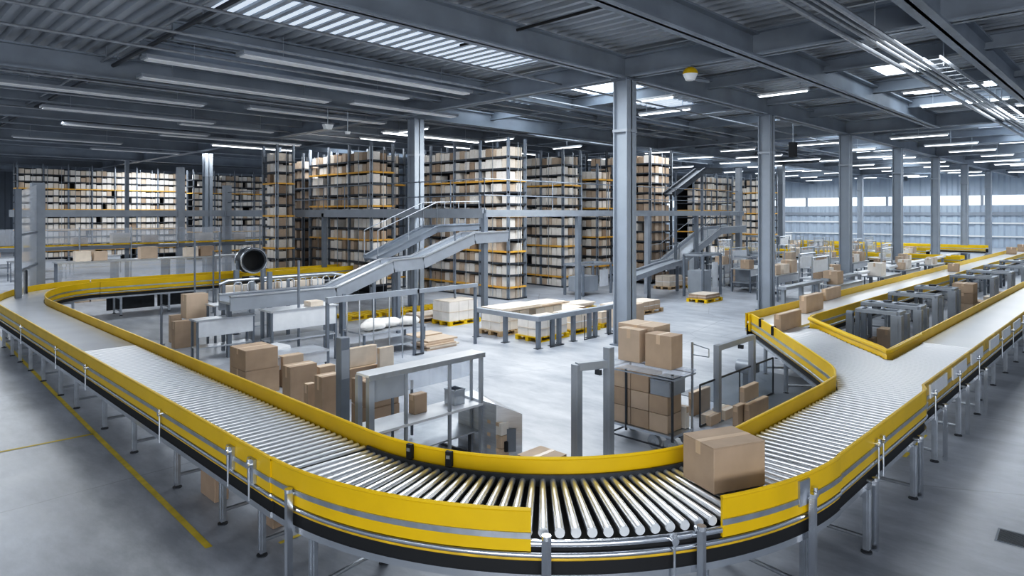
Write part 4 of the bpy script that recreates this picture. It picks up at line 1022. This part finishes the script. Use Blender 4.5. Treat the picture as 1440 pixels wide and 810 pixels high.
# ------------------------------------------------------------------ things under the roof
def pipe(label, pts, r, m=PIPE, cat='pipe', hang=True, name='ceiling_pipe'):
    off = pts[0]; t = thing(name, label, cat, off); Q = [tuple(a-c for a, c in zip(p, off)) for p in pts]
    b = MB(); b.path(Q, r, 8); b.build('pipe', m, t, smooth=True)
    if hang:
        a, c = Vector(Q[0]), Vector(Q[-1]); n = max(2, int((c-a).length/5))
        for i in range(n+1):
            p = a+(c-a)*(i/n); b = MB(); b.tube(tuple(p), (p.x, p.y, ZD-off[2]), .012, 5); b.build('hanger', STL, t)
    return t
pipe('dark service pipe running under the roof deck at upper left', [(4.7, 2, 6.80), (4.7, 60, 6.80)], .045, DRK)
pipe('thin pipe beside the dark service pipe at upper left', [(4.45, 2, 6.86), (4.45, 60, 6.86)], .03, PIPE)
pipe('black pipe crossing the roof deck at upper centre', [(9.6, -4, 6.9), (9.6, 11, 6.9)], .03, BLK, hang=False)
for i, (y, r) in enumerate(((3.45, .05), (3.62, .035), (3.78, .04), (4.05, .05))):
    pipe('pipe of the bundle running away under the roof at upper right, %s from the beam' % ORDN[i], [(7, y, 6.30+.03*i), (44, y, 6.30+.03*i)], r, PIPE, hang=(i in (0, 3)))
t = thing('cable_tray', 'long cable tray under the roof at upper right beside the pipes', 'tray', (15, 3.2, 6.2))
b = MB(); b.box(0, 28, -.15, -.13, 0, .08); b.box(0, 28, .13, .15, 0, .08); [b.box(i*.5, i*.5+.04, -.13, .13, 0, .012) for i in range(56)]; b.build('tray', STL, t)
for q in (1, 8, 15, 22, 27):
    b = MB(); b.tube((q, 0, .05), (q, 0, ZD-6.2+.02), .012, 5); b.build('hanger', STL, t)
for i, (y, z) in enumerate(((11.3, 6.6), (13.2, 6.6), (15.0, 6.65), (19.6, 6.6), (22.3, 6.6), (26.0, 6.6))):
    pipe('thin sprinkler pipe running along the left roof bays, %s bay' % ORDN[i], [(-4, y, z), (42, y, z)], .03, PIPE, hang=False)
# long flat fittings under the left roof
def strip_light(label, x, y, z, L, along='x', lit=False, w=.28, group=None, name='strip_light', rod=True):
    t = thing(name, label, 'light', (x, y, z), 0 if along == 'x' else PI/2, group)
    b = MB(); b.box(0, L, -w/2, w/2, .03, .10); b.build('housing', WHTC if lit else GRYL, t)
    b = MB(); b.box(.05, L-.05, -w*.32, w*.32, 0, .03); b.build('diffuser', TUBE if lit else WHTC, t)
    for q in ((L*.15, L*.85) if rod else (L*.5,)):
        b = MB(); b.tube((q, 0, .1), (q, 0, ZD-z+.02), .01, 5); b.build('hanger', STL, t)
    return t
L_ = [(6.0, 14.0, 6.55, 6.5, False), (4.6, 15.6, 6.5, 7.0, False), (5.0, 17.3, 6.4, 5.0, False), (2.6, 20.2, 6.35, 5.0, False), (8.8, 20.0, 6.4, 5.0, False), (4.2, 23.6, 6.3, 5.0, False),
      (5.5, 27.5, 6.3, 5.0, False), (9, 28.5, 6.3, 6.0, False), (5.0, 33.5, 6.3, 4.0, False), (12, 31, 6.3, 4, True), (8.6, 37, 6.3, 4, False), (10.5, 16.9, 6.4, 4, False), (8.5, 24.9, 6.35, 3.5, False), (14.8, 21.5, 6.3, 5, True)]
for i, (x, y, z, L, lit) in enumerate(L_):
    strip_light('%s strip light hung along the left roof bays, %s by depth' % ('glowing' if lit else 'unlit grey', ORDN[i]), x, y, z, L, 'x', lit, .42 if not lit else .28)
R_ = [(22.2, 3.5, 6.75, 2.0, 'y'), (25.2, 3.3, 6.7, 2.4, 'y'), (23.0, .2, 6.7, 1.6, 'y'), (27.0, 1.0, 6.7, 2.4, 'y'), (17.2, .9, 6.7, 1.0, 'y'), (19.5, 7.2, 6.7, 1.5, 'y'), (17.2, 10.2, 6.6, 1.8, 'y'), (19.6, 11.0, 6.6, 2.0, 'y')]
for i, (x, y, z, L, al) in enumerate(R_):
    strip_light('glowing tube light set across the right roof bays, %s by depth' % ORDN[i], x, y, z, L, al, True, .12)
for ix in range(9):
    for iy in range(6):
        x, y = 31+ix*4.4, 1.5+iy*4.2
        strip_light('small glowing tube light, %s away and %s from the right, far right roof' % (ORDN[ix], ORDN[iy]), x, y+random.uniform(-.5, .5), 6.35+random.uniform(-.1, .2), random.uniform(1.4, 2.8), 'y', True, .10, 'tube lights of the far right roof', rod=False)
for ix in range(3):
    for iy in range(2):
        strip_light('small glowing tube light above the racks, %s along, %s row' % (ORDN[ix], ORDN[iy]), 15.5+ix*4.6, 19.6+iy*4.6, 6.35, 1.8, 'x' if iy % 2 else 'y', True, .10, 'tube lights above the racks', rod=False)
# bell lamp by the big column, hung from the beam
x, y = 13.4, 7.0
d = 930*(6.45-3.2)/(300-92); t_ = (975-720)/930; px_, py_ = d*(FX+t_*RX), d*(FY+t_*RY)
t = thing('alarm_lamp', 'yellow topped white alarm lamp hanging under the roof beam at upper centre right', 'lamp', (13.25, 7.45, 6.15))
b = MB(); n = 16; vs = []; fs = []
for j in range(6):
    a = j/5*PI/2; vs += [(.17*math.cos(a)*math.cos(2*PI*i/n), .17*math.cos(a)*math.sin(2*PI*i/n), .14+.16*math.sin(a)) for i in range(n)]
for j in range(5): fs += [(j*n+i, j*n+(i+1)%n, (j+1)*n+(i+1)%n, (j+1)*n+i) for i in range(n)]
b.add(vs, fs); b.build('yellow_dome', YEL, t, smooth=True)
b = MB(); b.tube((0,0,.0), (0,0,.14), .10, 14, .165); b.build('white_lens', WHTC, t, smooth=True)
b = MB(); b.bar((.05,-.05,.02), (.3,-.30,-.03), .03, .05); b.build('arm', GRY, t); b = MB(); b.tube((0,0,.28),(0,0,.33),.02,6); b.build('hanger', STL, t)
def hung_box(label, x, y, z, s, m):
    t = thing('hanging_fixture', label, 'fixture', (x, y, z)); b = MB(); b.add([(-s,-s*.6,0),(s,-s*.6,0),(s,s*.6,0),(-s,s*.6,0),(-s*.6,-s*.6,-s),(s*.6,-s*.6,-s),(s*.6,s*.6,-s),(-s*.6,s*.6,-s)], [(0,1,2,3),(7,6,5,4),(0,4,5,1),(1,5,6,2),(2,6,7,3),(3,7,4,0)]); b.build('housing', m, t)
    b = MB(); b.tube((0,0,0),(0,0,7.1-z),.015,6); b.build('hanger', STL, t)
hung_box('small white speaker hung under the roof left of the middle column', 11.2, 19.4, 6.1, .16, WHTC)
hung_box('tiny white camera hung beside the white speaker', 12.0, 19.5, 5.95, .09, WHTC)
t = thing('hanging_fixture', 'black upright loudspeaker hung under the roof right of the second column', 'fixture', (25.5, 10.0, 5.35)); b = MB(); b.box(-.12,.12,-.12,.12,0,.55); b.build('housing', BLK, t); b = MB(); b.tube((0,0,.55),(0,0,1.75),.015,6); b.build('hanger', STL, t)
t = thing('signal_lamp', 'orange lamp on a dark cable at the upper right corner of the roof', 'lamp', (11.1, .05, 6.28)); b = MB(); b.tube((0,0,0),(0,0,.14),.05,12); b.build('orange_lens', ORD, t, smooth=True); b = MB(); b.tube((0,0,.14),(0,0,.84),.015,6); b.build('hanger', DRK, t)
pipe('dark drooping cable from the orange lamp toward the right edge', [(11.1, .05, 6.26), (12.2, -.3, 6.15), (14, -1.2, 6.2), (16, -2, 7.2)], .02, BLK, 'cable', False, 'cable')

# ------------------------------------------------------------------ camera, sky, view
w = bpy.data.worlds.new('hall_sky'); bpy.context.scene.world = w; w.use_nodes = True
bg = w.node_tree.nodes['Background']; bg.inputs[0].default_value = (.62, .72, .88, 1); bg.inputs[1].default_value = .5
cam = bpy.data.cameras.new('camera'); cam.sensor_width = 36; cam.lens = 36*FOC/1440; cam.shift_y = -105/1440; cam.clip_end = 300
o = bpy.data.objects.new('camera', cam); C.objects.link(o); o.location = (0, 0, EYE)
o.rotation_euler = (PI/2, 0, math.atan2(FY, FX)-PI/2); bpy.context.scene.camera = o
sc = bpy.context.scene
sc.view_settings.view_transform = 'Standard'; sc.view_settings.look = 'None'; sc.view_settings.exposure = 0.04
sc.cycles.max_bounces = 6; sc.cycles.diffuse_bounces = 3; sc.cycles.glossy_bounces = 4; sc.cycles.transparent_max_bounces = 10
sc.cycles.sample_clamp_indirect = 6

vs_ = sc.view_settings; vs_.use_curve_mapping = True
cv = vs_.curve_mapping.curves[3]
cv.points.new(.045, .031); cv.points.new(.25, .245); cv.points.new(.65, .72)
vs_.curve_mapping.update()
